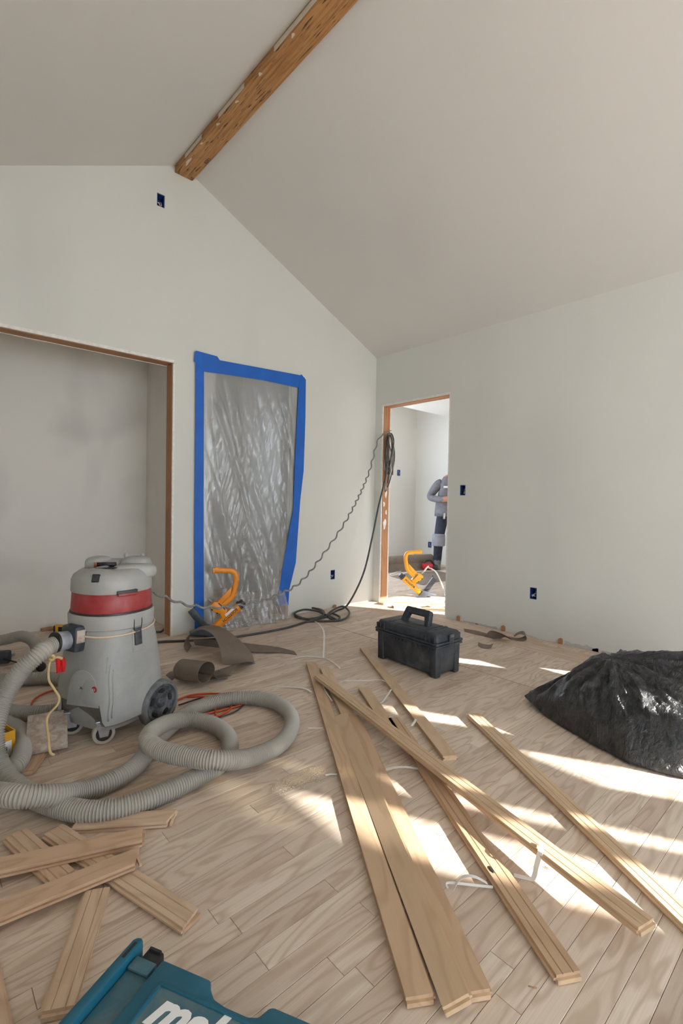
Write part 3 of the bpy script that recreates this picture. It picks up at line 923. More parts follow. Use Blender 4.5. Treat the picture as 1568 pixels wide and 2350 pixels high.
oak_board((-1.717, -1.615, 0.0), (-1.955, -2.035, 0.0), 'short smooth oak board peeking out behind the diagonal one')
# offcuts heaped at lower left
G = 'short oak offcuts heaped by the hose'
oak_board((-3.138, -1.818, 0.0), (-2.908, -1.980, 0.004), 'smooth oak offcut at the back of the heap, next to the hose', 'offcut', group=G, taper=0.01)
oak_board((-3.52, -1.835, 0.019), (-3.016, -2.030, 0.021), 'wide pale offcut lying across the top of the heap', 'offcut', group=G)
oak_board((-3.52, -2.055, 0.017), (-3.058, -2.108, 0.024), 'pale offcut with a mitred end, lowest across the heap', 'offcut', group=G, taper=0.012)
oak_board((-3.195, -1.81, 0.0), (-3.024, -2.362, 0.0), 'grooved offcut sticking out of the heap toward the middle', 'offcut', flip=True, group=G, taper=-0.006)
oak_board((-3.281, -1.757, 0.0), (-3.217, -2.03, 0.0), 'reddish grooved offcut poking out at the upper left of the heap', 'offcut', flip=True, group=G)
oak_board((-3.162, -2.13, 0.0), (-3.303, -2.388, 0.0), 'grooved offcut lying alone above the teal case', 'offcut', flip=True, group=G)
oak_board((-3.405, -2.18, 0.0), (-3.403, -2.75, 0.0), 'oak board cut off by the lower left edge of the picture', 'offcut', group=G)
oak_board((-3.128, -1.245, 0.0), (-3.204, -1.394, 0.0), 'small offcut under the plaster stained block', 'offcut', group=G)
# plaster stained block leaning on the hose
A, Bq, Cq, Dq = V((-3.188,-1.3,0.04)), V((-3.051,-1.329,0.04)), V((-3.04,-1.15,0.105)), V((-3.152,-1.105,0.105))
blk_x = (Bq - A); blk_y = ((Dq - A) + (Cq - Bq)) * 0.5
bx_, by_ = blk_x.normalized(), (blk_y - blk_x.normalized() * blk_y.dot(blk_x.normalized())).normalized()
blk = box('wooden_block', (blk_x.length / 2, blk_y.length / 2, -0.010), (blk_x.length, blk_y.length, 0.020), 'plaster_block', bev=0.002)
blk.matrix_world = basis(A, bx_, by_, bx_.cross(by_))
tag(blk, 'plaster stained wooden block leaning beside the vacuum', 'block')

# knot on the crossing board
# ------------------------------------------------------------------ white strapping bands
STR = 'white plastic strapping scraps among the boards'
def strap(pts, label, w=0.006, flat=True, n=5):
    pts = [V(p) for p in pts]
    ws = []
    for i in range(len(pts)):
        t = pts[min(len(pts) - 1, i + 1)] - pts[max(0, i - 1)]
        if flat:
            s = V(0, 0, 1).cross(t)
            s = s.normalized() * w if s.length > 1e-3 else V(w, -w * 0.4, 0)
        else:
            s = V(0, 0, w)
        ws.append(s)
    o = strip_mesh('strapping_band', pts, ws, 0.0009, 'strap', n=n)
    return tag(o, label, 'strap', STR)
strap([(-1.718,-0.967,0.003), (-1.622,-0.987,0.008), (-1.534,-1.076,0.004)], 'white strap lying flat near the tip of the leftmost board')
strap([(-0.992,-0.301,0.004), (-1.142,-0.54,0.05), (-1.326,-0.817,0.085), (-1.438,-0.956,0.045), (-1.544,-1.076,0.006)], 'white strap standing up in front of the black hose coil', 0.005)
strap([(-1.538,-1.094,0.004), (-1.559,-1.19,0.008), (-1.587,-1.266,0.01), (-1.589,-1.287,0.003)], 'thin white strap end right of the upright one', 0.004)
strap([(-2.043,-1.272,0.002), (-1.985,-1.342,0.004), (-1.949,-1.409,0.008), (-1.958,-1.476,0.012)], 'white strap tucked under the leftmost board, farther one')
strap([(-2.205,-1.766,0.003), (-2.179,-1.785,0.002), (-2.154,-1.806,0.002)], 'short white strap end at the middle of the leftmost board', 0.005)
strap([(-2.384,-2.094,0.003), (-2.363,-2.101,0.002), (-2.346,-2.116,0.002)], 'short white strap end beside the sawdust', 0.005)
strap([(-1.751,-1.446,0.004), (-1.712,-1.492,0.02), (-1.632,-1.548,0.015), (-1.573,-1.597,0.02), (-1.574,-1.637,0.022)], 'curved white strap between two boards in front of the toolbox', 0.004)
strap([(-1.781,-1.771,0.003), (-1.75,-1.783,0.003), (-1.708,-1.774,0.018), (-1.634,-1.737,0.024)], 'bent white strap leaning on the board by the toolbox', 0.004)
strap([(-2.208,-2.209,0.003), (-2.181,-2.236,0.018), (-2.145,-2.268,0.022), (-2.098,-2.296,0.01)], 'arched white strap between the tilted and diagonal boards')
strap([(-2.474,-2.696,0.003), (-2.477,-2.69,0.01), (-2.467,-2.697,0.014), (-2.433,-2.735,0.014), (-2.391,-2.775,0.01)], 'white strap loop lying left of the knotted board', 0.0035, flat=False)
strap([(-2.467,-2.706,0.003), (-2.453,-2.721,0.035), (-2.431,-2.745,0.04), (-2.402,-2.764,0.02)], 'upper curl of white strap left of the knotted board', 0.005)
strap([(-2.217,-2.822,0.072), (-2.25,-2.831,0.066), (-2.252,-2.822,0.02), (-2.276,-2.826,0.003), (-2.288,-2.809,0.002), (-2.302,-2.785,0.002)], 'white strap bent over the diagonal board', 0.007, n=2)
strap([(-2.015,-2.311,0.002), (-2.001,-2.316,0.004), (-1.997,-2.333,0.003)], 'tiny white strap stub near the board tip', 0.006)
strap([(-1.871,-2.071,0.022), (-1.846,-2.065,0.028), (-1.81,-2.045,0.026)], 'tiny white strap stub on the board beside the toolbox', 0.005)
strap([(-1.847,-1.423,0.018), (-1.921,-1.554,0.022), (-1.951,-1.63,0.014)], 'white strap edge under the tip of the diagonal board', 0.003)
strap([(-2.59,-2.625,0.003), (-2.601,-2.641,0.01), (-2.595,-2.644,0.004)], 'white strap scrap in the gap between two boards', 0.006)

# ------------------------------------------------------------------ paper scraps
PS = 'brown felt paper scraps'
def scrap(name, pts, wv, label, n=8, th=0.0016):
    o = strip_mesh(name, pts, wv, th, 'paper', n=n)
    return tag(o, label, 'paper scrap', PS)
# arched strip
scrap('felt_paper', [(-2.112,-0.378,-0.01), (-2.122,-0.34,0.041), (-2.079,-0.35,0.109), (-2.019,-0.457,0.148), (-1.995,-0.614,0.126), (-2.001,-0.771,0.069), (-2.021,-0.85,0.004)],
      [(0.04, 0.055, 0.0), (0.05, 0.07, 0.0), (0.065, 0.07, 0.0), (0.08, 0.045, -0.01), (0.085, 0.015, -0.02), (0.09, -0.03, -0.02), (0.085, -0.05, -0.01)], 'brown felt strip arched up from the floor in front of the orange nailer')
scrap('felt_paper', [(-2.227,-0.936,0.004), (-2.188,-0.964,0.045), (-2.13,-0.974,0.055), (-1.964,-0.845,0.004)],
      [(0.07, -0.03, -0.01), (0.07, -0.02, 0.01), (0.07, -0.01, 0.01), (0.03, -0.03, 0)], 'crumpled felt scrap right of the rolled one')
# rolled piece
def rolled():
    pts = []
    c = V((-2.363,-0.959,0.068)); ax = V(0.25, -0.96, 0.12).normalized()
    s = ax.cross(V(0, 0, 1)).normalized()
    for k in range(15):
        a = math.radians(200 - 25 * k)
        r = 0.064 - 0.0012 * k
        pts.append(c + s * (r * math.cos(a)) + V(0, 0, 1) * (r * math.sin(a)))
    pts.reverse()
    pts2 = pts + [pts[-1] + s * -0.035 + V(0, 0, -0.036), pts[-1] + s * -0.10 + V(0.02, 0, -0.055)]
    for p in pts2: p.z = max(p.z, 0.003)
    return scrap('felt_paper', pts2, ax * 0.10, 'rolled up brown felt scrap next to the big vacuum wheel', 4)
rolled()
scrap('felt_paper', [(-2.042,-0.294,0.004), (-1.906,-0.489,0.012), (-1.802,-0.677,0.022), (-1.682,-0.781,0.012), (-1.623,-0.89,0.004)],
      [(0.012, 0.055, 0.02), (0.012, 0.055, 0.02), (0.012, 0.055, 0.012), (0.012, 0.045, 0.006), (0.01, 0.03, 0.004)], 'long flat brown felt strip behind the arched one')
scrap('felt_paper', [(-2.466,-0.884,0.035), (-2.444,-0.888,0.05), (-2.39,-0.834,0.03)], [(0.03, 0.03, -0.03), (0.03, 0.03, -0.03), (0.03, 0.03, -0.03)], 'small felt scrap peeking out over the vacuum wheel')
scrap('felt_paper', [(-0.264,-1.267,0.006), (-0.258,-1.396,0.012), (-0.237,-1.487,0.008)], [(0.015, 0.015, 0.01), (0.015, 0.02, 0.01), (0.02, 0.02, 0)], 'narrow felt strip behind the black toolbox')
scrap('felt_paper', [(-0.294,-1.521,0.006), (-0.281,-1.562,0.045), (-0.249,-1.6,0.035), (-0.206,-1.633,0.012)],
      [(0.065, -0.02, -0.02), (0.065, -0.02, -0.03), (0.055, -0.01, -0.03), (0.02, 0.0, -0.01)], 'folded brown felt scrap by the right wall')
scrap('felt_paper', [(-0.164,-1.595,0.006), (-0.16,-1.663,0.004), (-0.13,-1.701,0.02), (-0.118,-1.691,0.045), (-0.147,-1.661,0.05), (-0.18,-1.638,0.028)],
      [(0.02, 0.02, 0.0), (0.022, 0.014, 0.004), (0.022, 0.014, 0.012), (0.02, 0.02, 0.012), (0.018, 0.018, 0.0), (0.015, 0.01, 0.0)], 'looped brown felt ribbon by the right wall')
scrap('felt_paper', [(-0.526,-1.556,0.018), (-0.518,-1.586,0.008), (-0.501,-1.617,0.006), (-0.498,-1.649,0.022)],
      [(0.012, 0.006, 0.006), (0.03, 0.012, 0.004), (0.034, 0.012, 0.004), (0.026, 0.008, 0.006)], 'small curled felt scrap right of the black toolbox')

# wooden shims along the right wall and the back wall
def shim(c, label, rot=0.0, s=(0.012, 0.030, 0.045)):
    o = prism('wood_shim', [(-s[1] / 2, 0), (s[1] / 2, 0), (s[1] / 2, s[2] * 0.75), (0, s[2]), (-s[1] / 2, s[2] * 0.8)], (0, 0, 0), (0, 1, 0), (0, 0, 1), (s[0], 0, 0), 'header_y')
    o.location = c; o.rotation_euler = (0, 0, rot)
    return tag(o, label, 'shim', 'wooden shims along the wall base')
shim(V((-0.014,-1.057,0.006)) * V(1, 1, 0) if False else (-0.014, -1.037, 0.0), 'wood shim at the wall base nearest the doorway')
shim((-0.014, -1.455, 0.0), 'wood shim at the wall base behind the felt strip')
shim((-0.014, -1.905, 0.0), 'wood shim at the wall base right of the looped felt ribbon')
shim((-0.06, -2.21, 0.0), 'wood shim standing just behind the black bag', 0.2, (0.012, 0.02, 0.03))
shim((-0.515, -0.016, 0.0), 'wood shim under the outlet right of the plastic', PI / 2, (0.012, 0.035, 0.03))
shim((-0.735, -0.03, 0.0), 'wood shim behind the black hose coil', PI / 2 + 0.3, (0.02, 0.04, 0.028))

# ------------------------------------------------------------------ vacuum
FW = V(-0.925, -0.38, 0)
vac = thing('shop_vacuum', 'grey and red wheeled shop vacuum with a dusty tank', 'vacuum', (-2.850, -1.195, 0), math.atan2(FW.y, FW.x))
def sup(a, b, n, th):
    c, s = math.cos(th), math.sin(th)
    return (a * math.copysign(abs(c) ** (2 / n), c), b * math.copysign(abs(s) ** (2 / n), s))
def loft(name, levels, mat, parent, seg=56, n=2.6, capb=True, capt=True, zf=None, ang=40):
    """levels = [(z, half length, half width, exponent)]"""
    vs, fs = [], []
    for li, L in enumerate(levels):
        z, a, b = L[:3]; e = L[3] if len(L) > 3 else n
        cx = L[4] if len(L) > 4 else 0.0
        for k in range(seg):
            th = 2 * PI * k / seg
            x, y_ = sup(a, b, e, th)
            zz = z if zf is None else zf(li, th, z, x, y_)
            vs.append((x + cx, y_, zz))
    for i in range(len(levels) - 1):
        for k in range(seg):
            fs.append((i * seg + k, i * seg + (k + 1) % seg, (i + 1) * seg + (k + 1) % seg, (i + 1) * seg + k))
    if capb: fs.append(tuple(range(seg - 1, -1, -1)))
    if capt: fs.append(tuple((len(levels) - 1) * seg + k for k in range(seg)))
    o = link(name, mesh(name, vs, fs), mat, parent)
    return autosmooth(o, ang)
def tank_z(li, th, z, x, y_):
    a = abs((th + PI) % (2 * PI) - PI)
    lift = max(0.0, min(1.0, (0.72 - a) / 0.10))
    if li <= 1: return z + 0.085 * lift
    if li == 2: return z + 0.03 * lift
    return z
tank = loft('tank', [(0.080, 0.1677, 0.1634, 3.4), (0.090, 0.1789, 0.1746, 3.4), (0.17, 0.1823, 0.1763, 3.3), (0.30, 0.1746, 0.1694, 3.0), (0.40, 0.1651, 0.1608, 2.7), (0.455, 0.1582, 0.1557, 2.4), (0.462, 0.1565, 0.1548, 2.3)], 'vac_grey', vac, 72, zf=tank_z)
loft('tank_skirt', [(0.060, 0.1419, 0.1505, 3.4), (0.20, 0.1591, 0.1591, 3.4)], 'vac_grey', vac, 56)
loft('tank_rim', [(0.458, 0.1582, 0.1565, 2.2), (0.462, 0.1643, 0.1625, 2.2), (0.512, 0.1660, 0.1643, 2.2), (0.520, 0.1617, 0.1600, 2.2)], 'vac_lid', vac, 64)
loft('gasket', [(0.519, 0.1600, 0.1582, 2.2), (0.528, 0.1582, 0.1565, 2.2)], 'black', vac, 56)
loft('red_band', [(0.526, 0.1557, 0.1531, 2.2), (0.531, 0.1565, 0.1548, 2.2), (0.604, 0.1522, 0.1505, 2.2), (0.608, 0.1496, 0.1479, 2.2)], 'vac_red', vac, 64)
def lid_z(li, th, z, x, y_):
    if li < 3: return z
    t = (li - 2) / 6.0
    # back of the lid stands higher than its front
    return z + 0.020 * t * (-x / 0.17) + 0.012 * t * math.sin(3 * th + 0.8)
lid = loft('motor_lid', [(0.606, 0.1531, 0.1514, 2.3), (0.612, 0.1548, 0.1531, 2.3), (0.655, 0.1531, 0.1514, 2.3), (0.680, 0.1445, 0.1428, 2.3), (0.697, 0.1290, 0.1273, 2.2), (0.706, 0.1032, 0.1015, 2.2), (0.709, 0.0688, 0.0688, 2.1), (0.706, 0.0344, 0.0344, 2.0)], 'vac_lid', vac, 56, zf=lid_z)
# raised humps on the lid, the dark recess with the screwdriver between them
def hump(c, s, rz, parent=vac):
    bm = bmesh.new()
    bmesh.ops.create_uvsphere(bm, u_segments=20, v_segments=12, radius=1.0)
    for v in bm.verts:
        v.co.x = math.copysign(abs(v.co.x) ** 0.7, v.co.x); v.co.y = math.copysign(abs(v.co.y) ** 0.7, v.co.y)
        v.co.z = math.copysign(abs(v.co.z) ** 0.6, v.co.z)
    o = link('lid_hump', from_bm('lid_hump', bm), 'vac_lid', parent, smooth=True)
    o.location = c; o.scale = s; o.rotation_euler = (0, 0, rz)
    return o
hump((0.015, -0.070, 0.708), (0.056, 0.042, 0.036), 0.2)
hump((-0.088, 0.045, 0.700), (0.054, 0.062, 0.042), 0.5)
hump((-0.035, 0.088, 0.682), (0.095, 0.036, 0.034), -0.55)
hump((-0.055, -0.045, 0.698), (0.055, 0.055, 0.030), 0.0)
box('lid_nub', (-0.060, 0.010, 0.744), (0.014, 0.016, 0.02), 'vac_lid', vac, bev=0.004)
box('lid_nub', (-0.110, 0.055, 0.744), (0.012, 0.014, 0.02), 'vac_lid', vac, bev=0.004)
lathe('recess', [(0.0, 0.0), (0.048, 0.0), (0.052, 0.004), (0.0, 0.005)], 'black', vac, 28, origin=(0.045, 0.022, 0.7035))
grip_ = tube('screwdriver_grip', [V(0.062, -0.018, 0.716), V(0.015, 0.040, 0.716)], 0.0085, 'black', vac, 12)
tube('grip_end', [V(0.062, -0.018, 0.716), V(0.067, -0.024, 0.716)], 0.0088, 'orange_cord', grip_, 12)
def rot_box(name, ang, r, z, s, mat, parent, tilt=0.0, bev=0.003):
    o = box(name, (0, 0, 0), s, mat, parent, bev=bev)
    o.location = (r * math.cos(ang), r * math.sin(ang), z); o.rotation_euler = (0, tilt, ang)
    return o
sw = rot_box('rocker_switch', math.radians(27), 0.147, 0.672, (0.016, 0.030, 0.034), 'black', vac, tilt=-0.35)
box('rocker', (0.008, 0, 0.0), (0.008, 0.020, 0.024), 'black_dusty', sw, bev=0.002)
rot_box('finger_notch', math.radians(72), 0.1525, 0.612, (0.014, 0.085, 0.016), 'black', vac)
rot_box('finger_tab', math.radians(72), 0.1545, 0.602, (0.012, 0.075, 0.012), 'vac_red', vac)
# latch with wire bail
la = math.radians(88)
latch = rot_box('latch', la, 0.160, 0.420, (0.016, 0.034, 0.070), 'black_dusty', vac, tilt=-0.1)
cable('wire_bail', [(0.004, -0.018, 0.03), (0.010, -0.019, 0.065), (0.004, -0.017, 0.098), (-0.004, -0.010, 0.104)], 0.0018, 'black', latch, 5, 6)
cable('wire_bail', [(0.004, 0.018, 0.03), (0.010, 0.019, 0.065), (0.004, 0.017, 0.098), (-0.004, 0.010, 0.104)], 0.0018, 'black', latch, 5, 6)
rot_box('latch_seat', la, 0.157, 0.405, (0.012, 0.052, 0.095), 'vac_grey', vac, tilt=-0.1)
# elastic band around the tank
pts = []
for k in range(48):
    th = 2 * PI * k / 48
    x, y_ = sup(0.1645, 0.162, 2.3, th)
    pts.append((x, y_, 0.452 - 0.014 * math.cos(th - 0.75)))
o = tube('elastic_band', [V(p) for p in pts], 0.0042, 'band', vac, 8, True)
# inlet: dark square elbow housing with taped pipe
inl = rot_box('inlet_housing', math.radians(-2), 0.168, 0.432, (0.070, 0.095, 0.105), 'black_dusty', vac, tilt=-0.05, bev=0.014)
lathe('inlet_cap', [(0.0, 0.052), (0.026, 0.052), (0.030, 0.046), (0.030, 0.040)], 'black', inl, 20)
box('tape_patch', (0.010, 0.048, 0.012), (0.036, 0.004, 0.050), 'plaster_block', inl, bev=0.001)
lathe('inlet_pipe', [(0.036, 0.02), (0.037, 0.058), (0.0385, 0.060), (0.0385, 0.082), (0.034, 0.084)], 'duct_tape', inl, 24, axis='x', origin=(0.0, 0.0, -0.004))
lathe('pipe_collar', [(0.0385, 0.078), (0.0405, 0.080), (0.0405, 0.088), (0.034, 0.089)], 'black', inl, 24, axis='x', origin=(0.0, 0.0, -0.004))
# big rear wheels
for sgn in (1, -1):
    w = lathe('wheel', [(0.055, -0.024), (0.098, -0.024), (0.105, -0.018), (0.106, 0.0), (0.105, 0.016), (0.098, 0.024), (0.088, 0.025), (0.086, 0.018), (0.086, 0.002)], 'wheel_grey', vac, 44, axis='y')
    w.location = (-0.105, sgn * 0.168, 0.100); w.scale = (0.945, 0.945, 0.945)
    hb = lathe('hub', [(0.0, 0.022), (0.018, 0.022), (0.022, 0.016), (0.060, 0.013), (0.078, 0.018), (0.086, 0.014), (0.086, -0.01)], 'wheel_hub', w, 36, axis='y')
    if sgn < 0: hb.rotation_euler = (0, 0, PI)
    for k in range(5):
        a = 2 * PI * k / 5 + 0.4
        s_ = lathe('hub_slot', [(0.0, 0.0195), (0.012, 0.0195), (0.015, 0.012)], 'black', hb, 16, axis='y')
        s_.location = (0.056 * math.cos(a), 0.0, 0.056 * math.sin(a)); s_.scale = (1.35, 1, 0.8); s_.rotation_euler = (0, -a + PI / 2, 0)
tube('axle', [(-0.105, -0.17, 0.100), (-0.105, 0.17, 0.100)], 0.008, 'steel', vac)
# casters
for cx, cy, rz in ((0.115, 0.095, -0.55), (0.120, -0.090, -0.65)):
    c = thing('tmp', None, None); c.name = 'caster'; c.parent = vac; c.location = (cx, cy, 0); c.rotation_euler = (0, 0, rz); c.scale = (1.3, 1.3, 1.3)
    wh = lathe('caster_wheel', [(0.0, -0.012), (0.020, -0.012), (0.022, -0.010), (0.024, 0.010), (0.022, 0.012), (0.0, 0.012)], 'black', c, 28, axis='y')
    wh.location = (0, 0, 0.0335)
    lathe('caster_tyre', [(0.023, -0.011), (0.032, -0.011), (0.0335, -0.007), (0.0335, 0.007), (0.032, 0.011), (0.023, 0.011)], 'caster_rim', wh, 28, axis='y')
    for s_ in (-1, 1):
        prism('fork', [(-0.012, 0.025), (0.012, 0.025), (0.022, 0.075), (-0.022, 0.075)], (0, s_ * 0.015 - 0.001, 0), (1, 0, 0), (0, 0, 1), (0, 0.002, 0), 'steel', c)
    box('mount_plate', (0, 0, 0.076), (0.05, 0.045, 0.006), 'steel', c, bev=0.002)
# badge on the arched front panel
arch = []
for k in range(13):
    a = math.radians(180 * k / 12)
    arch.append((0.065 * math.cos(a), 0.235 + 0.075 * math.sin(a)))
pan = prism('front_arch', [(-0.075, 0.165)] + [(0.075, 0.165)] + arch, (0, 0, 0), (0, 1, 0), (0, 0, 1), (0.006, 0, 0), 'vac_grey', vac, 0.002)
pan.location = (0.1765, 0.05, 0.0); pan.rotation_euler = (0, -0.02, 0.22)
text('badge_lettering', 'A-VAC', 0.018, 'ink', pan, basis((0.0066, -0.012, 0.232), (0, 1, 0), (0, 0, 1), (1, 0, 0)), 0.0004)
bd = lathe('badge_disc', [(0.0, 0.002), (0.012, 0.002), (0.013, 0.0)], 'vac_red', pan, 20, axis='x')
bd.location = (0.0062, 0.055, 0.238)
text('badge_number', '12', 0.013, 'white', bd, basis((0.0022, -0.007, -0.0045), (0, 1, 0), (0, 0, 1), (1, 0, 0)), 0.0003)
# drip runs of glue on the tank
for k, (aa, z0, z1) in enumerate(((52, 0.33, 0.11), (58, 0.31, 0.12), (47, 0.36, 0.30))):
    th = math.radians(aa)
    def tp(z):
        f = (z - 0.17) / 0.23
        a = 0.1835 - 0.018 * max(0, f)
        x, y_ = sup(a, a - 0.006, 3.3 - 0.5 * max(0, f), th + 0.02 * math.sin(z * 40))
        return (x, y_, z)
    cable('glue_run', [tp(z0 + (z1 - z0) * q / 6) for q in range(7)], 0.0028, 'vac_grey', vac, 3, 6)

# hose of the vacuum: corrugated tube
def hose(pts, rad, label):
    path = resample(catmull(pts, 14), 0.0022)
    n = len(path)
    # keep the tube above the floor and relax sharp corners
    for _ in range(20):
        path = [path[0]] + [(path[i - 1] + path[i] * 2 + path[i + 1]) / 4 for i in range(1, n - 1)] + [path[-1]]
    for p in path: p.z = max(p.z, rad + 0.002)
    prof = (1.0, 0.985, 0.85, 0.865)
    vs, fs = tube_data(path, lambda i: rad * prof[i % 4], 16)
    o = link('vacuum_hose', mesh('vacuum_hose', vs, fs), 'hose')
    autosmooth(o, 48)
    return tag(o, label, 'hose')
h0 = vac.matrix_basis @ (Matrix.Rotation(0, 4, 'Z') @ V(0.168 + 0.070, -0.006, 0.427))
h1 = vac.matrix_basis @ V(0.168 + 0.118, -0.006, 0.420)
hp = [h0, h1, (-3.147,-1.325,0.409), (-3.198,-1.32,0.365), (-3.237,-1.313,0.302), (-3.268,-1.328,0.24), (-3.29,-1.37,0.183), (-3.288,-1.395,0.1), (-3.267,-1.463,0.05), (-3.237,-1.56,0.038), (-3.195,-1.67,0.036), (-3.125,-1.795,0.036), (-3.054,-1.853,0.036),
      (-2.956,-1.874,0.036), (-2.855,-1.871,0.036), (-2.757,-1.856,0.036), (-2.679,-1.838,0.036), (-2.604,-1.786,0.036), (-2.546,-1.674,0.036), (-2.538,-1.547,0.036), (-2.598,-1.452,0.045), (-2.706,-1.466,0.07), (-2.81,-1.559,0.1),
      (-2.856,-1.64,0.108), (-2.847,-1.73,0.105), (-2.787,-1.841,0.105), (-2.713,-1.918,0.1), (-2.584,-1.903,0.06), (-2.427,-1.859,0.038), (-2.307,-1.776,0.036), (-2.231,-1.665,0.036), (-2.206,-1.533,0.036), (-2.25,-1.411,0.036), (-2.353,-1.339,0.036),
      (-2.471,-1.326,0.036), (-2.584,-1.359,0.036), (-2.689,-1.436,0.036), (-2.786,-1.52,0.036), (-2.86,-1.607,0.036), (-2.927,-1.669,0.036), (-3.011,-1.698,0.036), (-3.1,-1.71,0.045), (-3.191,-1.742,0.085), (-3.266,-1.728,0.106), (-3.307,-1.654,0.095),
      (-3.387,-1.458,0.05), (-3.468,-1.253,0.036), (-3.476,-1.079,0.036), (-3.387,-1.071,0.036), (-3.321,-1.229,0.036), (-3.273,-1.376,0.036), (-3.227,-1.378,0.036), (-3.181,-1.236,0.036), (-3.167,-1.101,0.036), (-3.208,-0.96,0.036), (-3.289,-0.866,0.036), (-3.368,-0.718,0.036), (-3.29,-0.701,0.036),
      (-3.191,-0.819,0.036), (-3.121,-0.906,0.036), (-3.046,-0.951,0.036), (-2.941,-0.954,0.036), (-2.833,-0.86,0.036), (-2.834,-0.666,0.036), (-2.957,-0.485,0.036), (-3.117,-0.386,0.036), (-3.263,-0.167,0.036), (-3.315,0.209,0.036), (-3.196,0.408,0.05), (-3.059,0.225,0.1), (-2.982,0.127,0.13),
      (-2.935,0.021,0.11), (-2.937,-0.069,0.06), (-3.002,-0.225,0.037), (-3.076,-0.295,0.036)]
hose(hp, 0.0335, 'long grey corrugated vacuum hose looping across the floor')

# tan cord tied to the hose, with a red clip
cd = thing('tan_cord', 'tan rubber cord tied around the hose and over the block', 'cord', (-3.103,-1.304,0.397))
def rel(o, *pts): return [V(p) - V(o.location) for p in pts]
cable('cord', rel(cd, (-3.105,-1.316,0.38), (-3.115,-1.322,0.354), (-3.119,-1.346,0.312), (-3.109,-1.369,0.287), (-3.095,-1.396,0.255), (-3.103,-1.403,0.23), (-3.137,-1.44,0.217), (-3.147,-1.458,0.195), (-3.151,-1.509,0.168), (-3.155,-1.541,0.144), (-3.154,-1.562,0.131), (-3.144,-1.558,0.121)), 0.0045, 'cord_tan', cd)
cable('cord_loop', rel(cd, (-3.105,-1.207,0.419), (-3.108,-1.271,0.436), (-3.109,-1.304,0.429), (-3.107,-1.313,0.404), (-3.101,-1.312,0.382), (-3.085,-1.32,0.384), (-3.069,-1.321,0.375)), 0.0055, 'cord_tan', cd)
cable('knot', rel(cd, (-3.11,-1.311,0.387), (-3.104,-1.327,0.396), (-3.098,-1.323,0.384), (-3.107,-1.32,0.378), (-3.111,-1.31,0.385)), 0.0065, 'cord_tan', cd)
cl = thing('spring_clip', 'small red plastic clip hanging from the tan cord', 'clip', (-3.079,-1.324,0.355))
for s_, dx in ((-1, -0.008), (1, 0.009)):
    prism('jaw', [(-0.008, 0.024), (0.004, 0.024), (0.009, 0.0), (0.006, -0.032), (-0.004, -0.032), (-0.005, -0.004)], (dx, 0, 0), cam_r * 1.0, (0, 0, 1), cam_f * 0.012, 'red', cl, 0.0015)

# ------------------------------------------------------------------ things at the left edge
cu_, cv_ = V(math.cos(0.25), math.sin(0.25), 0), V(-math.sin(0.25), math.cos(0.25), 0)
yb = thing('carton', 'yellow cardboard carton with a white barcode label', 'carton', V((-3.208,-1.224,0)) - cu_ * 0.085 + cv_ * 0.065, 0.25)
bm = bmesh.new()
W_, D_, H_ = 0.17, 0.13, 0.105
for c, s in (((0, -D_ / 2, H_ / 2), (W_, 0.003, H_)), ((0, D_ / 2, H_ / 2), (W_, 0.003, H_)), ((-W_ / 2, 0, H_ / 2), (0.003, D_, H_)), ((W_ / 2, 0, H_ / 2), (0.003, D_, H_)), ((0, 0, 0.002), (W_, D_, 0.003))):
    bm_box(bm, c, s)
link('side_panels', from_bm('side_panels', bm), 'carton', yb)
box('label_sticker', (0.038, -D_ / 2 - 0.002, 0.042), (0.070, 0.001, 0.058), 'white', yb)
for k in range(9):
    box('barcode_bar', (0.016 + 0.005 * k, -D_ / 2 - 0.003, 0.036), (0.0028 if k % 3 else 0.0012, 0.001, 0.030), 'ink', yb)
for k in range(9):
    box('nail_strip', (-0.07 + 0.017 * k, 0.0, 0.075), (0.013, 0.11, 0.04), 'gunmetal', yb, rot=Quaternion((0, 1, 0), 0.1))
tm = thing('tape_measure', 'small yellow and black tape tool by the closet wall', 'tape measure', (-2.671,0.59,0), -0.6)
box('housing', (0, 0, 0.030), (0.075, 0.035, 0.058), 'carton', tm, bev=0.008)
box('grip', (-0.036, 0, 0.030), (0.018, 0.038, 0.05), 'black', tm, bev=0.006)
box('side_badge', (0.008, -0.0185, 0.030), (0.034, 0.003, 0.034), 'black', tm, bev=0.001)
tag(box('wood_scrap', (0, 0, 0), (0.075, 0.03, 0.022), 'header', bev=0.004), 'small brown wood chip against the closet wall', 'wood scrap').location = (-2.734,0.716,0)
bpy.data.objects['wood_scrap'].location.z = 0.011
# black clamp: bar with a sliding head and knob
kl = thing('bar_clamp', 'black bar clamp lying on the floor behind the hose', 'clamp', (-3.02,-0.052,0))
tube('bar', rel(kl, (-3.093,-0.007,0.045), (-2.955,-0.273,0.03)), 0.0045, 'black', kl)
lathe('knob', [(0.0, -0.018), (0.018, -0.018), (0.026, -0.008), (0.026, 0.008), (0.018, 0.018), (0.0, 0.018)], 'black', kl, 20, axis='y', origin=V((-2.946,-0.244,0.03)) - V(kl.location))
box('head', V((-3.102,0.021,0.05)) - V(kl.location), (0.10, 0.05, 0.075), 'gunmetal', kl, rot=Quaternion((0, 0, 1), -0.5), bev=0.012)
box('jaw_plate', V((-3.069,0.047,0.05)) - V(kl.location), (0.08, 0.03, 0.02), 'steel', kl, rot=Quaternion((0, 0, 1), -0.6), bev=0.004)

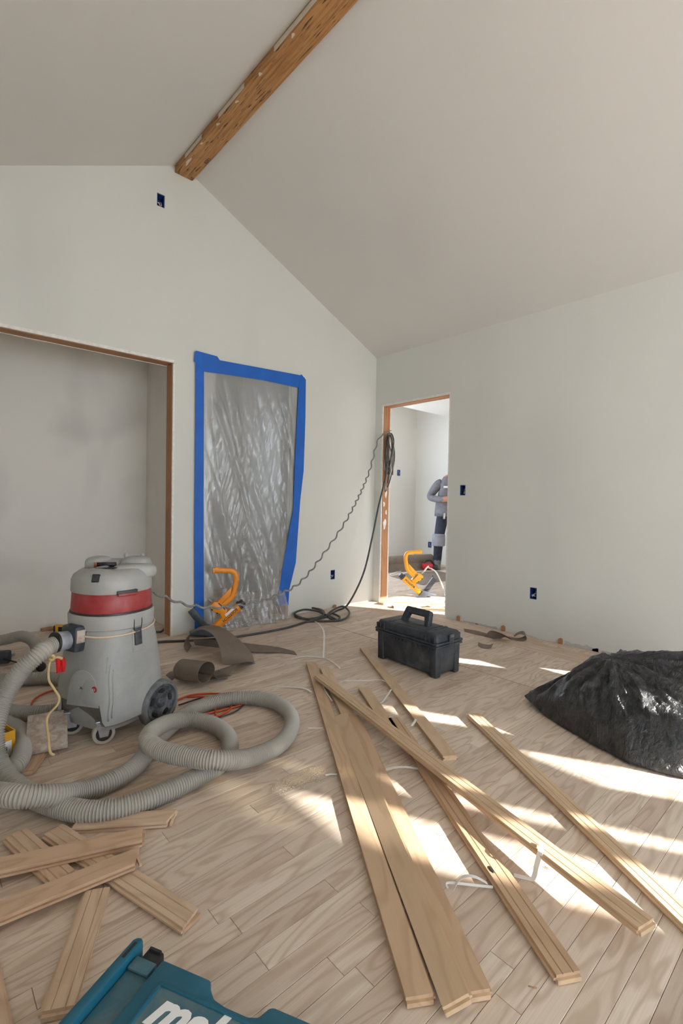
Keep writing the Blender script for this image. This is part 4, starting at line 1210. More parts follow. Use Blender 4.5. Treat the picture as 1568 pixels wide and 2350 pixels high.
# ------------------------------------------------------------------ cords and hoses on the floor
def corded(name, paths, rad, mat, label, cat, n=8, seg=8):
    t = thing(name, label, cat, paths[0][0])
    for p in paths:
        cable(name.split('_')[-1] + '_run', [V(q) - V(t.location) for q in p], rad, mat, t, n, seg)
    return t
corded('orange_cord', [
    [(-2.941,-0.606,0.008), (-3.003,-0.628,0.008), (-3.059,-0.693,0.008), (-3.086,-0.811,0.008), (-3.068,-0.886,0.008), (-3.008,-0.826,0.008), (-2.96,-0.789,0.008)],
    [(-2.555,-1.138,0.008), (-2.443,-1.113,0.008), (-2.334,-1.181,0.008), (-2.295,-1.309,0.02), (-2.277,-1.368,0.008), (-2.345,-1.377,0.008), (-2.452,-1.363,0.008), (-2.551,-1.346,0.008), (-2.587,-1.287,0.008), (-2.52,-1.231,0.012), (-2.41,-1.236,0.016), (-2.352,-1.305,0.012), (-2.371,-1.381,0.01), (-2.456,-1.414,0.008), (-2.538,-1.386,0.008)],
    [(-2.472,-1.127,0.009), (-2.418,-1.207,0.02), (-2.412,-1.295,0.012), (-2.457,-1.395,0.008)]], 0.0048, 'orange_cord', 'orange extension cord tangled behind the vacuum and hose', 'extension cord')
corded('thin_cord', [[(-2.542,-1.184,0.007), (-2.404,-1.178,0.007), (-2.299,-1.252,0.012), (-2.272,-1.342,0.007), (-2.356,-1.416,0.007), (-2.465,-1.432,0.007)]], 0.0036, 'cable_dark', 'thin dark cord beside the orange extension cord', 'cord')
corded('air_hose', [
    [(-1.926,0.728,0.01), (-1.893,0.622,0.01), (-1.972,0.347,0.01), (-2.094,0.146,0.01), (-2.145,0.156,0.01)],
    [(-2.383,-0.042,0.009), (-2.217,-0.11,0.009), (-2.053,-0.201,0.009), (-1.809,-0.312,0.009), (-1.54,-0.349,0.009), (-1.3,-0.347,0.009), (-1.05,-0.304,0.01), (-0.899,-0.404,0.01), (-0.769,-0.432,0.014), (-0.599,-0.304,0.022), (-0.505,-0.119,0.028), (-0.623,-0.132,0.022), (-0.798,-0.24,0.012), (-0.861,-0.415,0.01), (-0.757,-0.353,0.012), (-0.726,-0.215,0.016)],
    [(-0.943,0.018,0.012), (-0.792,0.089,0.014), (-0.719,-0.013,0.018), (-0.759,-0.147,0.016), (-0.876,-0.24,0.012), (-1.014,-0.23,0.012), (-1.013,-0.063,0.01), (-0.922,0.022,0.02), (-0.787,0.017,0.03), (-0.771,-0.107,0.03), (-0.855,-0.25,0.022), (-1.014,-0.288,0.016), (-1.04,-0.124,0.018), (-0.996,-0.039,0.026), (-0.879,-0.024,0.034), (-0.83,-0.148,0.034), (-0.821,-0.255,0.018), (-0.838,-0.433,0.01)]],
    0.0085, 'cable_dark', 'dark air hose coiled in front of the plastic sheet', 'air hose', 10)

# cables hung over a nail in the doorway stud
hung = thing('hung_cable', 'bundle of grey cables hung from a nail in the doorway stud', 'cable', (0.02,-0.114,1.768))
def hr(*pts): return [V(p) - V(hung.location) for p in pts]
nail = (0.05,-0.086,1.775)
r4 = random.Random(5)
for k in range(6):
    y0 = r4.uniform(-0.03, 0.02)
    L = r4.uniform(0.30, 0.62)
    ns = V(0.05, -0.150, 1.68)
    a = ns + V(r4.uniform(-.02, .02), r4.uniform(-.01, .01), r4.uniform(-.02, .02))
    cable('cable_loop', [p - V(hung.location) for p in (a + V(-0.02, 0.025, -0.06), a, a + V(0.01, -0.03, -0.07), a + V(r4.uniform(-.03, .03), -0.045, -L * 0.5), a + V(r4.uniform(-.03, .03), r4.uniform(-.03, .01), -L), a + V(r4.uniform(-.04, .02), r4.uniform(-.01, .03), -L * 0.55), a + V(-0.01, 0.02, -0.05))], 0.0055, 'cable_grey' if k % 2 else 'cable_dark', hung, 6, 7)
tube('nail', [V(0.05, -0.104, 1.70) - V(hung.location), V(0.05, -0.175, 1.71) - V(hung.location)], 0.004, 'steel', hung)
corded('dark_cable', [[(0.03, -0.155, 1.66), (-0.03,-0.206,1.562), (-0.05,-0.214,1.307), (-0.10, -0.16, 0.96), (-0.19, -0.17, 0.66), (-0.33, -0.20, 0.33), (-0.608,-0.3,0.1), (-0.68,-0.221,0.03), (-0.86,-0.273,0.012), (-0.957,-0.275,0.012)]], 0.0085, 'cable_dark', 'black cable hanging from the doorway down to the hose coil', 'cable', 10)
def wavy(pts, rad, amp, wl, mat, label):
    path = resample(catmull(pts, 12), 0.006)
    fr = frames(path); s = 0.0; out = []
    for i, p in enumerate(path):
        if i: s += (path[i] - path[i - 1]).length
        _, a, b = fr[i]
        out.append(p + a * (amp * math.sin(2 * PI * s / wl)) + b * (amp * 0.6 * math.cos(2 * PI * s / wl)))
    t = tube('kinked_cable', out, rad, mat, None, 7)
    return tag(t, label, 'cable')
wavy([(0.03, -0.145, 1.70), (-0.05,-0.09,1.612), (-0.22,-0.128,1.259), (-0.799,-0.486,0.879), (-1.139,-0.565,0.583), (-1.427,-0.673,0.424), (-1.686,-0.778,0.38), (-1.957,-0.87,0.37), (-2.215,-0.946,0.394), (-2.438,-1.04,0.454), (-2.561,-1.089,0.512), (-2.677,-1.171,0.57)], 0.0062, 0.0075, 0.115, 'cable_grey', 'grey kinked power cable strung from the doorway to the vacuum')

# ------------------------------------------------------------------ flooring nailers
def nailer(label, paint, loc, u, flank):
    """side view coordinates in metres from the shoe; u = horizontal direction from cap side to magazine side"""
    K = 0.000527
    t = thing('flooring_nailer', label, 'nailer', loc, math.atan2(u[1], u[0]), 'flooring nailers')
    P = lambda x, y_: ((x - 700) * K, (1478 - y_) * K)
    X, Z = V(1, 0, 0), V(0, 0, 1)
    ext = lambda nm, pts, th, mat, par=t, bev=0.003, yo=0.0: prism(nm, [P(*p) for p in pts], (0, yo - th / 2, 0), X, Z, (0, th, 0), mat, par, bev)
    ext('shoe', [(590, 1478), (640, 1430), (715, 1330), (985, 1415), (978, 1442), (790, 1456), (775, 1478)], 0.085, 'gunmetal')
    ext('magazine', [(740, 1330), (925, 1070), (1005, 1130), (835, 1362)], 0.034, 'gunmetal')
    tube('magazine_pin', [V(P(925, 1072)[0], 0, P(925, 1072)[1]), V(P(922, 1045)[0], 0, P(922, 1045)[1])], 0.005, 'black', t)
    a, b = V(P(318, 1085)[0], 0, P(318, 1085)[1]), V(P(668, 1388)[0], 0, P(668, 1388)[1])
    ax = (b - a).normalized()
    L = (b - a).length
    cyl = lathe('cylinder', [(0.030, 0.0), (0.0335, 0.002), (0.0335, L * 0.55), (0.030, L * 0.72), (0.030, L)], paint, t, 32, axis='x')
    cyl.matrix_local = basis(a, ax, V(0, 1, 0), ax.cross(V(0, 1, 0)))
    lathe('cap', [(0.020, -0.050), (0.026, -0.045), (0.027, -0.022), (0.034, -0.020), (0.035, 0.0), (0.03, 0.002)], 'gunmetal', cyl, 28, axis='x')
    ext('neck', [(480, 1125), (600, 1005), (660, 1000), (724, 1056), (712, 1090), (625, 1168), (580, 1170), (545, 1250), (505, 1200)], 0.050, paint)
    for q in (0, 1):
        o_ = [(540, 1085), (620, 1160)] if q else [(600, 1025), (690, 1105)]
        tube('bolt', [V(P(*o_[1])[0], -0.028, P(*o_[1])[1]), V(P(*o_[1])[0], 0.028, P(*o_[1])[1])], 0.006, 'black', t)
    ext('gasket', [(505, 1108), (600, 1012), (612, 1022), (516, 1120)], 0.053, 'gunmetal', bev=0.0)
    hnd = [(540, 1062), (480, 1010), (405, 930), (372, 800), (360, 680), (385, 605), (440, 580), (540, 570), (655, 560)]
    pts = catmull([V(P(*p)[0], 0, P(*p)[1]) for p in hnd], 6)
    fr = frames(pts)
    vs, fs = [], []
    for i, p in enumerate(pts):
        tt = fr[i][0]; side = V(0, 1, 0); nn = tt.cross(side).normalized()
        w, h = 0.0165, 0.0185
        if i >= len(pts) - 3: h = 0.022
        ring = [(-1, -.7), (-.7, -1), (.7, -1), (1, -.7), (1, .7), (.7, 1), (-.7, 1), (-1, .7)]
        vs += [p + nn * (h * r_[0]) + side * (w * r_[1]) for r_ in ring]
    n = len(pts)
    for i in range(n - 1):
        for k in range(8):
            fs.append((i * 8 + k, i * 8 + (k + 1) % 8, (i + 1) * 8 + (k + 1) % 8, (i + 1) * 8 + k))
    fs += [tuple(range(7, -1, -1)), tuple((n - 1) * 8 + k for k in range(8))]
    h = link('handle', mesh('handle', vs, fs), paint, t); autosmooth(h, 50)
    ext('handle_web', [(420, 800), (612, 1000), (540, 1070), (440, 960)], 0.018, paint, h, 0.002)
    ext('handle_lip', [(640, 535), (690, 530), (680, 615), (660, 600), (645, 590)], 0.033, paint, h, 0.003)
    tube('air_fitting', [V(P(690, 1010)[0], 0, P(690, 1010)[1]), V(P(735, 965)[0], 0, P(735, 965)[1])], 0.008, 'steel', t)
    # print on the flank that faces the room
    nrm = V(0, flank, 0)
    xx = ax * (1 if flank > 0 else -1)
    yy = nrm.cross(xx)
    text('maker_lettering', 'BOSTITCH', 0.028, 'ink', t, basis(a + ax * (L * 0.36) + nrm * 0.0335 - yy * 0.010, xx, yy, nrm), 0.0006, 0.0006, align='CENTER')
    if flank > 0:
        lb = box('rating_label', (0, 0, 0), (0.075, 0.018, 0.001), 'white', t)
        lb.matrix_local = basis(a + ax * (L * 0.32) + nrm * 0.0305 - yy * 0.021, xx, (yy + nrm * 0.55).normalized(), xx.cross((yy + nrm * 0.55).normalized()))
    return t
nailer('yellow flooring nailer standing in the doorway', 'yellow', (0.56, -0.185, 0.0), (0.80, -0.60), -1)
nl = nailer('orange flooring nailer leaning before the plastic sheet', 'orange', (-1.855, -0.16, 0.0), (-0.93, 0.37), 1)

# ------------------------------------------------------------------ black toolbox
TBL, TBW = 0.50, 0.235
tb = thing('toolbox', 'dusty black plastic toolbox with a carrying handle', 'toolbox', (-1.165, -1.525, 0), math.radians(-92.5))
def rbox(name, x0, x1, w0, w1, l0, l1, mat, parent, bev=0.012):
    """tapered rounded box from z=x0 to x1; half sizes at bottom and top"""
    bm = bmesh.new()
    vs = [bm.verts.new(p) for p in ((-l0, -w0, x0), (l0, -w0, x0), (l0, w0, x0), (-l0, w0, x0), (-l1, -w1, x1), (l1, -w1, x1), (l1, w1, x1), (-l1, w1, x1))]
    for f in ((0, 3, 2, 1), (4, 5, 6, 7), (0, 1, 5, 4), (1, 2, 6, 5), (2, 3, 7, 6), (3, 0, 4, 7)):
        bm.faces.new([vs[i] for i in f])
    bmesh.ops.bevel(bm, geom=bm.edges[:], offset=bev, segments=3, affect='EDGES', profile=0.5)
    return autosmooth(link(name, from_bm(name, bm), mat, parent), 30)
hl, hw = TBL / 2, TBW / 2
rbox('body', 0.012, 0.185, hw - 0.018, hw - 0.008, hl - 0.022, hl - 0.010, 'black_dusty', tb, 0.016)
for sx in (-1, 1):
    for sy in (-1, 1):
        o = rbox('corner_foot', 0.0, 0.175, 0.022, 0.024, 0.026, 0.028, 'black_dusty', tb, 0.009)
        o.location = (sx * (hl - 0.036), sy * (hw - 0.032), 0)
rbox('rim', 0.172, 0.186, hw + 0.001, hw + 0.001, hl + 0.001, hl + 0.001, 'black_dusty', tb, 0.004)
rbox('rim', 0.189, 0.203, hw + 0.003, hw + 0.002, hl + 0.003, hl + 0.002, 'black_dusty', tb, 0.004)
lid_ = rbox('lid', 0.200, 0.252, hw - 0.001, hw - 0.014, hl - 0.001, hl - 0.014, 'black_dusty', tb, 0.014)
for xx in (-0.15, 0.15):
    box('lid_rib', (xx, 0, 0.252), (0.022, TBW - 0.05, 0.007), 'black_dusty', lid_, bev=0.003)
for xx in (-0.235, -0.205, -0.175, 0.165, 0.195, 0.228):
    for sy in (-1, 1):
        box('lid_rib', (xx, sy * (hw - 0.003), 0.218), (0.012, 0.010, 0.034), 'black_dusty', lid_, bev=0.003)
for xx in (-0.09, -0.06, -0.03, 0.0, 0.05, 0.09, 0.13, 0.18):
    for sy in (-1, 1):
        box('rib', (xx, sy * (hw - 0.006), 0.165), (0.016, 0.010, 0.016), 'black_dusty', tb, bev=0.003)
box('lid_panel', (0.0, 0, 0.2525), (0.26, TBW - 0.06, 0.005), 'black_dusty', lid_, bev=0.002)
lt = box('latch', (hl + 0.001, 0.01, 0.213), (0.012, 0.042, 0.052), 'black_dusty', tb, bev=0.004)
box('latch_tab', (hl + 0.008, 0.01, 0.234), (0.005, 0.034, 0.018), 'wheel_hub', lt, bev=0.002)
# carrying handle, swung a little to one side
hn = thing('tmp', None, None); hn.name = 'handle'; hn.parent = tb; hn.location = (-0.015, 0.0, 0.252); hn.rotation_euler = (-0.42, 0, 0); hn.scale = (1.0, 1.0, 1.2)
prism('grip', [(-0.112, 0.0), (-0.082, 0.0), (-0.064, 0.044), (0.064, 0.044), (0.082, 0.0), (0.112, 0.0), (0.098, 0.068), (0.090, 0.078), (-0.090, 0.078), (-0.098, 0.068)], (0, -0.019, 0), (1, 0, 0), (0, 0, 1), (0, 0.038, 0), 'black_dusty', hn, 0.004)
for sx in (-1, 1):
    box('handle_pivot', (sx * 0.095, 0, 0.004), (0.034, 0.036, 0.020), 'black_dusty', hn, bev=0.005)
tag_ = blob('handle_well', 0.0, 0.0, 0.256, 0.045, 0.024, lid_, 'black', 8, 0.003)

# ------------------------------------------------------------------ garbage bag
def garbage_bag():
    tip = V((-1.213,-2.236,0.03))
    pk = V((-1.001,-2.579,0.268))
    outline = [tip, (-1.299,-2.397,0), (-1.399,-2.621,0), (-1.456,-2.788,0), (-1.445,-2.887,0), (-1.423,-2.968,0), (-1.30, -3.10, 0), (-1.10, -3.27, 0), (-0.84, -3.31, 0), (-0.60, -3.22, 0), (-0.44, -3.02, 0), (-0.38, -2.80, 0), (-0.43, -2.58, 0), (-0.62, -2.42, 0), (-0.90, -2.30, 0)]
    ol = []
    P_ = [V(p) for p in outline]
    for i in range(len(P_)):                      # straight runs with slightly rounded corners keep the tip sharp
        for k in range(14):
            ol.append(P_[i].lerp(P_[(i + 1) % len(P_)], k / 14))
    for _ in range(6):
        ol = [ol[i] if i == 0 else (ol[i - 1] + ol[i] * 2 + ol[(i + 1) % len(ol)]) / 4 for i in range(len(ol))]
    nth, nr = len(ol), 72
    c = V(pk.x, pk.y, 0)
    ttip = math.atan2(tip.y - c.y, tip.x - c.x)
    # second summit further right keeps the bag full behind the first
    s2 = V(-0.78, -2.98, 0)
    vs, fs = [], []
    for j in range(nr + 1):
        s = j / nr
        for k in range(nth):
            q = V(c.x, c.y, 0).lerp(V(ol[k].x, ol[k].y, 0), s)
            th = math.atan2(ol[k].y - c.y, ol[k].x - c.x)
            dth = (th - ttip + PI) % (2 * PI) - PI
            w = math.exp(-(dth / (1.0 if dth < 0 else 0.32)) ** 2)
            p_, q_ = 2.0 - 1.0 * w, 0.72 + 0.26 * w
            h = pk.z * max(0.0, 1 - s ** p_) ** q_
            h = max(h, 0.0)
            h += 0.10 * math.exp(-((q - s2).length / 0.26) ** 2) * min(1, (1 - s) * 3)
            env = math.sin(PI * min(1, s)) ** 0.8
            f1 = noise.noise(V(th * 3.1 + 0.7 * s, s * 1.2, 2.0)); f2 = noise.noise(V(th * 7.5 - 1.4 * s, s * 2.2, 5.0)); f3 = noise.noise(V(th * 15 + 2.2 * s, s * 5.0, 8.0))
            h += env * (0.048 * (0.30 - abs(f1)) + 0.030 * (0.25 - abs(f2)) + 0.010 * (0.25 - abs(f3)))
            f4 = noise.noise(V(q.x * 9, q.y * 9, 3.3)); f5 = noise.noise(V(q.x * 26 + f4, q.y * 26, 1.3))
            h += min(1, (1 - s) * 5) * (0.016 * (0.25 - abs(f4)) + 0.007 * (0.25 - abs(f5)))
            z = h + ol[k].z * s + 0.010 * s
            if s > 0.9: q = q.lerp(c, 0.03 * math.sin((s - 0.9) * 10 * PI / 2) * (1 + f2))
            vs.append(V(q.x, q.y, max(z, 0.006)))
    for s, z in ((0.955, 0.005), (0.90, 0.002)):
        for k in range(nth):
            q = c.lerp(V(ol[k].x, ol[k].y, 0), s)
            vs.append(V(q.x, q.y, z + ol[k].z * s * 0.9))
    rows = nr + 3
    for j in range(rows - 1):
        for k in range(nth):
            a, b = j * nth + k, j * nth + (k + 1) % nth
            fs.append((a, b, b + nth, a + nth))
    fs.append(tuple(range((rows - 1) * nth, rows * nth)))
    loc = V(-0.85, -2.78, 0)
    bm = bmesh.new(); me = mesh('t', [v - loc for v in vs], fs); bm.from_mesh(me); bpy.data.meshes.remove(me)
    bmesh.ops.remove_doubles(bm, verts=bm.verts, dist=1e-5)
    o = link('garbage_bag', from_bm('garbage_bag', bm), 'bag', smooth=True)
    o.location = loc
    return tag(o, 'full black plastic garbage bag slumped on the floor', 'garbage bag')
garbage_bag()

# ------------------------------------------------------------------ teal power tool case
CZ = 0.12
ca, cb = V((-3.154,-2.523,0.12)), V((-3.009,-2.802,0.12))
cx = (cb - ca); cx.z = 0; cx.normalize(); cy = V(0, 0, 1).cross(cx)      # cx along the handle edge, cy toward the back
case = thing('tool_case', 'teal plastic power tool case with white lettering', 'tool case', ca - V(0, 0, CZ), math.atan2(cx.y, cx.x))
edge = [(0.0, 0.0), (0.110, 0.0), (0.117, -0.012), (0.135, -0.026), (0.160, -0.030), (0.205, -0.030), (0.222, -0.024), (0.232, -0.004), (0.240, 0.0), (0.36, 0.0)]
body = [(-0.080, -0.34), (0.40, -0.34), (0.40, -0.02)] + edge[::-1] + [(-0.060, 0.0), (-0.080, -0.02)]
prism('case_base', [(p[0], p[1]) for p in body], (0, 0, 0), (1, 0, 0), (0, 1, 0), (0, 0, 0.062), 'case_blue', case, 0.004)
lidp = [(-0.008, -0.34), (0.40, -0.34), (0.40, -0.02)] + edge[::-1]
ld_ = prism('case_lid', lidp, (0, 0, 0.064), (1, 0, 0), (0, 1, 0), (0, 0, CZ - 0.064), 'case_blue', case, 0.005)
prism('side_ledge', [(-0.058, -0.34), (-0.006, -0.34), (-0.006, -0.006), (-0.058, -0.006)], (0, 0, 0.064), (1, 0, 0), (0, 1, 0), (0, 0, 0.043), 'case_dusty', case, 0.003)
box('ledge_step', (-0.032, -0.020, 0.111), (0.048, 0.026, 0.006), 'case_dusty', case, bev=0.002)
lp = prism('side_lip', [(-0.081, -0.34), (-0.059, -0.34), (-0.059, 0.012), (-0.066, 0.018), (-0.076, 0.016), (-0.081, 0.008)], (0, 0, 0.06), (1, 0, 0), (0, 1, 0), (0, 0, CZ - 0.056), 'case_blue', case, 0.004)
box('lip_slot', (-0.070, -0.012, CZ + 0.0035), (0.006, 0.034, 0.002), 'black', lp)
lk = box('catch', (-0.030, 0.006, 0.094), (0.036, 0.026, 0.034), 'black', case, bev=0.004)
box('catch_lever', (-0.030, 0.014, 0.110), (0.028, 0.006, 0.012), 'black', lk, bev=0.002)
# recessed badge panel: a raised border around a dusty inlay
RP = [(0.034, -0.044), (0.36, -0.044), (0.36, -0.30), (0.034, -0.30)]
prism('badge_panel', RP, (0, 0, CZ - 0.0005), (1, 0, 0), (0, 1, 0), (0, 0, 0.0012), 'case_dusty', ld_)
for c_, s_ in (((0.197, -0.041, CZ + 0.001), (0.338, 0.007, 0.006)), ((0.031, -0.175, CZ + 0.001), (0.007, 0.262, 0.006)), ((0.363, -0.175, CZ + 0.001), (0.007, 0.262, 0.006))):
    box('panel_border', c_, s_, 'case_blue', ld_, bev=0.002)
text('maker_lettering', 'makita', 0.084, 'white', ld_, basis((0.046, -0.102, CZ + 0.001), (1, 0, 0), (0, 1, 0), (0, 0, 1)), 0.0009, 0.003, 0.35)

# ------------------------------------------------------------------ sawdust, splinters and the knot
def grains(name, c, rx, ry, n, seed, label):
    r = random.Random(seed); vs, fs = [], []
    for _ in range(n):
        a, q = r.uniform(0, 6.28), abs(r.gauss(0, 0.5))
        x, y_ = c[0] + rx * q * math.cos(a), c[1] + ry * q * math.sin(a)
        s = r.uniform(0.0008, 0.0022); o = len(vs)
        for dx, dy, dz in ((-1, -1, 0), (1, -1, 0), (0, 1, 0), (0, 0, 1)):
            vs.append((x + dx * s, y_ + dy * s, 0.0004 + dz * s))
        fs += [(o, o + 2, o + 1), (o, o + 1, o + 3), (o + 1, o + 2, o + 3), (o + 2, o, o + 3)]
    o = link(name, mesh(name, vs, fs), 'dust')
    return tag(o, label, 'sawdust', kind='stuff')
gc = V((-2.461,-2.047,0))
grains('sawdust', gc, 0.12, 0.045, 1500, 4, 'loose sawdust spilled left of the leftmost board')
kn = lathe('wood_knot', [(0.0, 0.0042), (0.006, 0.004), (0.009, 0.0)], 'ink', bpy.data.objects['oak_board.005'], 14)
kb = bpy.data.objects['oak_board.005']
kn.location = kb.matrix_world.inverted() @ V((-2.351,-2.746,0.017)); kn.scale = (1.8, 0.7, 1)
for k, (p, q) in enumerate((((-2.56,-2.956,0), (-2.551,-2.97,0)), ((-2.208,-2.825,0), (-2.207,-2.839,0)), ((-1.222,-1.833,0), (-1.226,-1.812,0)))):
    tag(cable('splinter', [V(p) + V(0, 0, 0.002), V(q) + V(0, 0, 0.002)], 0.0011, 'header', None, 2, 5), ('thin wood splinter below the tip of the knotted board', 'thin wood splinter beside the strap on the diagonal board', 'thin dark splinter in front of the toolbox')[k], 'splinter')

# ------------------------------------------------------------------ loose boards in the doorway
DG = 'rough wood pieces scattered in the doorway'
r6 = random.Random(9)
spots = [((0.10, -0.16, 0.0), 0.35, 0.2), ((0.22, -0.30, 0.0), 0.42, -0.6), ((0.10, -0.44, 0.0), 0.40, -0.45), ((0.26, -0.52, 0.0), 0.36, -0.75), ((0.34, -0.62, 0.0), 0.34, -0.25), ((0.18, -0.70, 0.0), 0.30, -0.9)]
labs = ['rough wood piece at the foot of the left doorway stud', 'pale wood strip lying in the doorway under the nailer', 'broken wood strip in the middle of the doorway floor', 'pale wood strip beside the broken one in the doorway', 'wood strip near the right side of the doorway', 'short wood piece nearest the right doorway edge']
for (p, L, a), lb in zip(spots, labs):
    d = V(math.cos(a), math.sin(a), 0) * L / 2
    z0 = 0.0 + 0.006 * r6.random()
    oak_board(V(p) - d + V(0, 0, z0), V(p) + d + V(0, 0, z0 + 0.008), lb, 'board', name='wood_strip', group=DG, roll=r6.uniform(-.1, .1))

# ------------------------------------------------------------------ the next room: paper roll, red tool, air line, worker
pr_ = thing('felt_roll', 'large roll of brown felt paper against the far wall', 'paper roll', (1.62, 1.42, 0.0), math.radians(-12))
def roll_mesh():
    pts = []
    for k in range(46):
        a = 2 * PI * k / 15
        r = 0.105 - 0.0013 * k
        pts.append(V(0, r * math.cos(a), 0.107 + r * math.sin(a)))
    return pts
strip_mesh('sheet', roll_mesh(), (0.95, 0, 0), 0.0018, 'paper', pr_, n=2)
strip_mesh('loose_flap', [V(0.0, -0.10, 0.10), V(0.0, -0.125, 0.05), V(0, -0.15, 0.004), V(0, -0.22, 0.003)], (0.93, 0, 0), 0.0018, 'paper', pr_, n=5)
tag(strip_mesh('felt_paper', [V(1.25, 0.62, 0.003), V(1.7, 0.66, 0.003), V(2.2, 0.55, 0.005)], (0.10, 0.36, 0), 0.002, 'paper'), 'flat brown felt sheet on the floor beyond the doorway', 'paper scrap', PS)
for k, (p, q, lb) in enumerate((((1.558,1.266,0.006), (2.031,1.427,0.006), 'white strap on the far floor, leftmost beyond the doorway'), ((1.384,1.041,0.006), (1.816,1.189,0.006), 'white strap on the far floor in front of the felt roll'), ((2.197,1.311,0.006), (2.249,1.16,0.006), 'white strap on the far floor left of the red tool'))):
    p, q = V(p), V(q)
    tag(strip_mesh('strapping_band', [p, (p + q) / 2 + V(0, 0, 0.012), q], (0.012, 0.012, 0), 0.001, 'strap'), lb, 'strap', STR)
rt = thing('red_tool', 'red and black power tool on the far floor', 'power tool', (2.279,1.077,0), -0.6)
box('motor_body', (0, 0, 0.055), (0.16, 0.085, 0.09), 'red', rt, bev=0.02)
box('battery', (0.11, 0, 0.04), (0.08, 0.085, 0.075), 'black', rt, bev=0.012)
cable('handle', [(-0.06, 0, 0.095), (-0.03, 0, 0.135), (0.05, 0, 0.14), (0.11, 0, 0.07)], 0.014, 'black', rt, 6)
nz = bpy.data.objects['flooring_nailer'].matrix_basis @ V((735 - 700) * 0.000527, 0, (1478 - 965) * 0.000527)
tag(cable('air_line', [nz, nz + V(0.06, -0.01, 0.05), (0.78,-0.108,0.285), (0.712,-0.249,0.265), (0.589,-0.41,0.19), (0.893,-0.243,0.008), (0.364,-0.672,0.008), (0.286,-0.8,0.008)], 0.008, 'strap'), 'white air line curving from the yellow nailer', 'air hose')

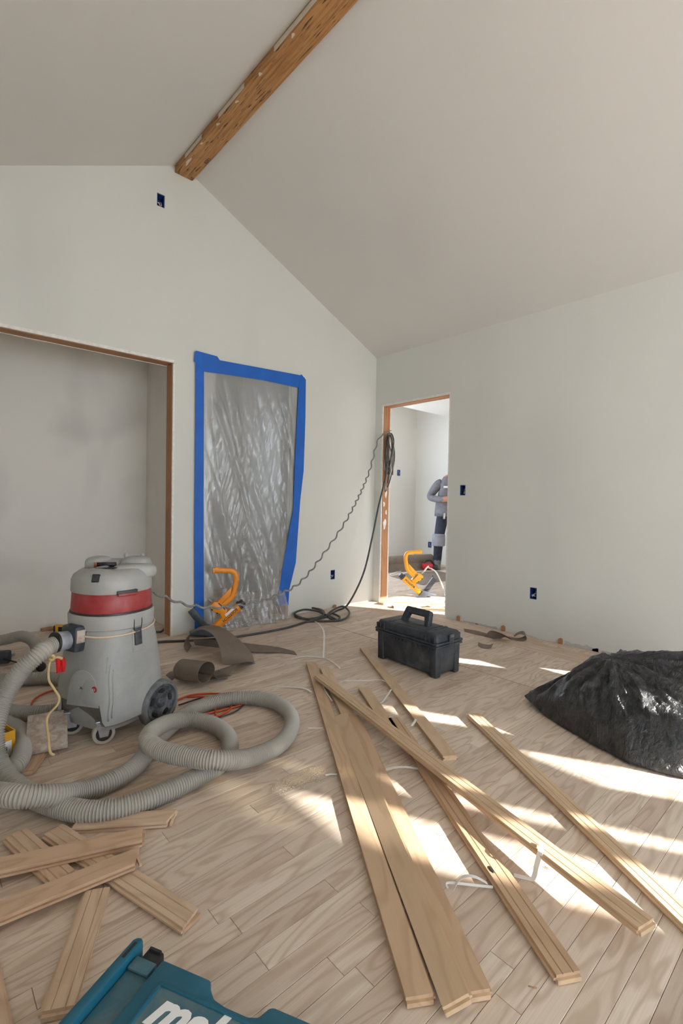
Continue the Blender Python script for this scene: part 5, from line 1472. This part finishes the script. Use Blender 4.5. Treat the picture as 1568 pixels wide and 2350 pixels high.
def person():
    base = V(2.655, 0.975, 0.0)
    t = thing('person', 'worker in grey shirt and navy trousers with knee pads beyond the doorway', 'person', base, math.radians(222))
    # local frame: +x faces the camera side, y = the worker's left
    J = {'pel': (0, 0, 0.90), 'wai': (0.0, 0, 1.02), 'che': (0.01, 0, 1.19), 'nb': (0.0, 0, 1.34), 'nk': (0.03, 0.03, 1.42), 'hd': (0.075, 0.09, 1.51), 'ht': (0.085, 0.10, 1.61),
         'hipR': (0, -0.09, 0.86), 'knR': (0.03, -0.15, 0.48), 'ankR': (-0.01, -0.165, 0.09), 'toeR': (0.15, -0.18, 0.045),
         'hipL': (0, 0.09, 0.86), 'knL': (0.03, 0.12, 0.48), 'ankL': (-0.01, 0.14, 0.09), 'toeL': (0.15, 0.17, 0.045),
         'shR': (0.0, -0.18, 1.29), 'elR': (-0.02, -0.31, 1.08), 'wrR': (0.17, -0.12, 1.05), 'haR': (0.22, -0.06, 1.06),
         'shL': (0.0, 0.17, 1.31), 'elL': (-0.02, 0.27, 1.08), 'wrL': (0.17, 0.12, 1.05), 'haL': (0.22, 0.06, 1.07)}
    Rr = {'pel': (.135, .19), 'wai': (.13, .185), 'che': (.135, .205), 'nb': (.075, .10), 'nk': (.055, .055), 'hd': (.088, .078), 'ht': (.065, .06),
          'hip': (.108, .104), 'kn': (.082, .080), 'ank': (.068, .066), 'toe': (.042, .05), 'sh': (.085, .08), 'el': (.066, .064), 'wr': (.046, .042), 'ha': (.032, .04)}
    names = list(J)
    E_ = [('pel', 'wai'), ('wai', 'che'), ('che', 'nb'), ('nb', 'nk'), ('nk', 'hd'), ('hd', 'ht')]
    for s in 'RL':
        E_ += [('pel', 'hip' + s), ('hip' + s, 'kn' + s), ('kn' + s, 'ank' + s), ('ank' + s, 'toe' + s), ('nb', 'sh' + s), ('sh' + s, 'el' + s), ('el' + s, 'wr' + s), ('wr' + s, 'ha' + s)]
    vs = [V(J[n]) for n in names]; rad = [Rr.get(n, Rr.get(n[:-1])) for n in names]
    es = [(names.index(a), names.index(b)) for a, b in E_]
    for s, sg in (('R', 1), ('L', -1)):
        h = names.index('ha' + s); hp_ = V(J['ha' + s])
        for k in range(4):
            b1 = hp_ + V(0.028 - 0.004 * k, sg * 0.028, 0.026 - 0.018 * k)
            b2 = b1 + V(0.002, sg * 0.030, 0.0); b3 = b2 + V(-0.022, sg * 0.010, -0.004)
            i = len(vs); vs += [b1, b2, b3]; rad += [(.010, .010), (.0085, .0085), (.0075, .0075)]
            es += [(h, i), (i, i + 1), (i + 1, i + 2)]
        b1 = hp_ + V(-0.005, sg * 0.008, 0.042); b2 = b1 + V(0.018, sg * 0.022, 0.010)
        i = len(vs); vs += [b1, b2]; rad += [(.012, .012), (.009, .009)]; es += [(h, i), (i, i + 1)]
    # nose and ears
    hd = names.index('hd')
    for q, r_ in ((V(0.165, 0.09, 1.505), .015), (V(0.07, 0.185, 1.51), .018), (V(0.07, -0.005, 1.51), .018)):
        vs.append(q); rad.append((r_, r_)); es.append((hd, len(vs) - 1))
    me = bpy.data.meshes.new('tmp'); me.from_pydata([tuple(v) for v in vs], es, [])
    o = bpy.data.objects.new('tmp_body', me); COL.objects.link(o)
    o.modifiers.new('skin', 'SKIN')
    for i, sv in enumerate(me.skin_vertices[0].data):
        sv.radius = rad[i]; sv.use_root = (i == 0)
    sd = o.modifiers.new('sub', 'SUBSURF'); sd.levels = 2
    bme = bpy.data.meshes.new_from_object(o.evaluated_get(bpy.context.evaluated_depsgraph_get()))
    bpy.data.objects.remove(o)
    bme.materials.clear()
    for k in ('shirt', 'pants', 'boot', 'skin'):
        bme.materials.append(M[k])
    b = link('body', bme, None, t, smooth=True)
    for p in bme.polygons:
        c = p.center
        hand = c.x > 0.165 and abs(c.y) < 0.125 and 0.95 < c.z < 1.2
        p.material_index = 3 if (c.z > 1.405 or hand) else (0 if c.z > 0.86 + 0.05 * c.y else (1 if c.z > 0.13 else 2))
    # shirt tail, knee pads, pocket badge, cap
    bm = bmesh.new()
    def ringp(z, a, bb, n=28): return [(a * math.cos(2 * PI * k / n), bb * math.sin(2 * PI * k / n), z) for k in range(n)]
    vsx, fsx = [], []
    lv = [(0.80, 0.165, 0.222), (0.88, 0.162, 0.218), (1.0, 0.152, 0.208), (1.08, 0.148, 0.204)]
    for z, a, bb in lv: vsx += ringp(z, a, bb)
    for i in range(3):
        for k in range(28): fsx.append((i * 28 + k, i * 28 + (k + 1) % 28, (i + 1) * 28 + (k + 1) % 28, (i + 1) * 28 + k))
    bm.free()
    so = link('shirt_tail', mesh('shirt_tail', vsx, fsx), 'shirt', t, smooth=True)
    so.modifiers.new('cloth', 'SOLIDIFY').thickness = 0.006
    for s in (-1, 1):
        kp = lathe('knee_pad', [(0.080, -0.095), (0.100, -0.085), (0.104, 0.0), (0.100, 0.080), (0.084, 0.095)], 'knee', t, 24)
        kp.location = (0.03, -0.152 if s < 0 else 0.125, 0.44)
        kp.scale = (1.05, 0.95, 1)
        bt = rbox('boot', 0.0, 0.075, 0.05, 0.042, 0.135, 0.10, 'boot', t, 0.02); bt.location = (0.06, -0.17 if s < 0 else 0.15, 0)
    box('name_badge', (0.142, -0.075, 1.245), (0.006, 0.065, 0.03), 'white', t)
    box('belt_tool', (0.155, -0.09, 0.81), (0.012, 0.03, 0.09), 'steel', t, bev=0.003)
    hr_ = hump((0.07, 0.09, 1.58), (0.105, 0.092, 0.072), 0, t); hr_.name = 'hair'; hr_.data.materials.clear(); hr_.data.materials.append(M['hair'])
    for s in (-1, 1):
        lathe('eye', [(0.0, 0.004), (0.008, 0.003), (0.010, 0.0)], 'white', t, 12, axis='x', origin=(0.148, 0.09 + s * 0.032, 1.525))
    box('mouth', (0.150, 0.09, 1.460), (0.006, 0.045, 0.007), 'red', t, bev=0.002)
    return t
person()
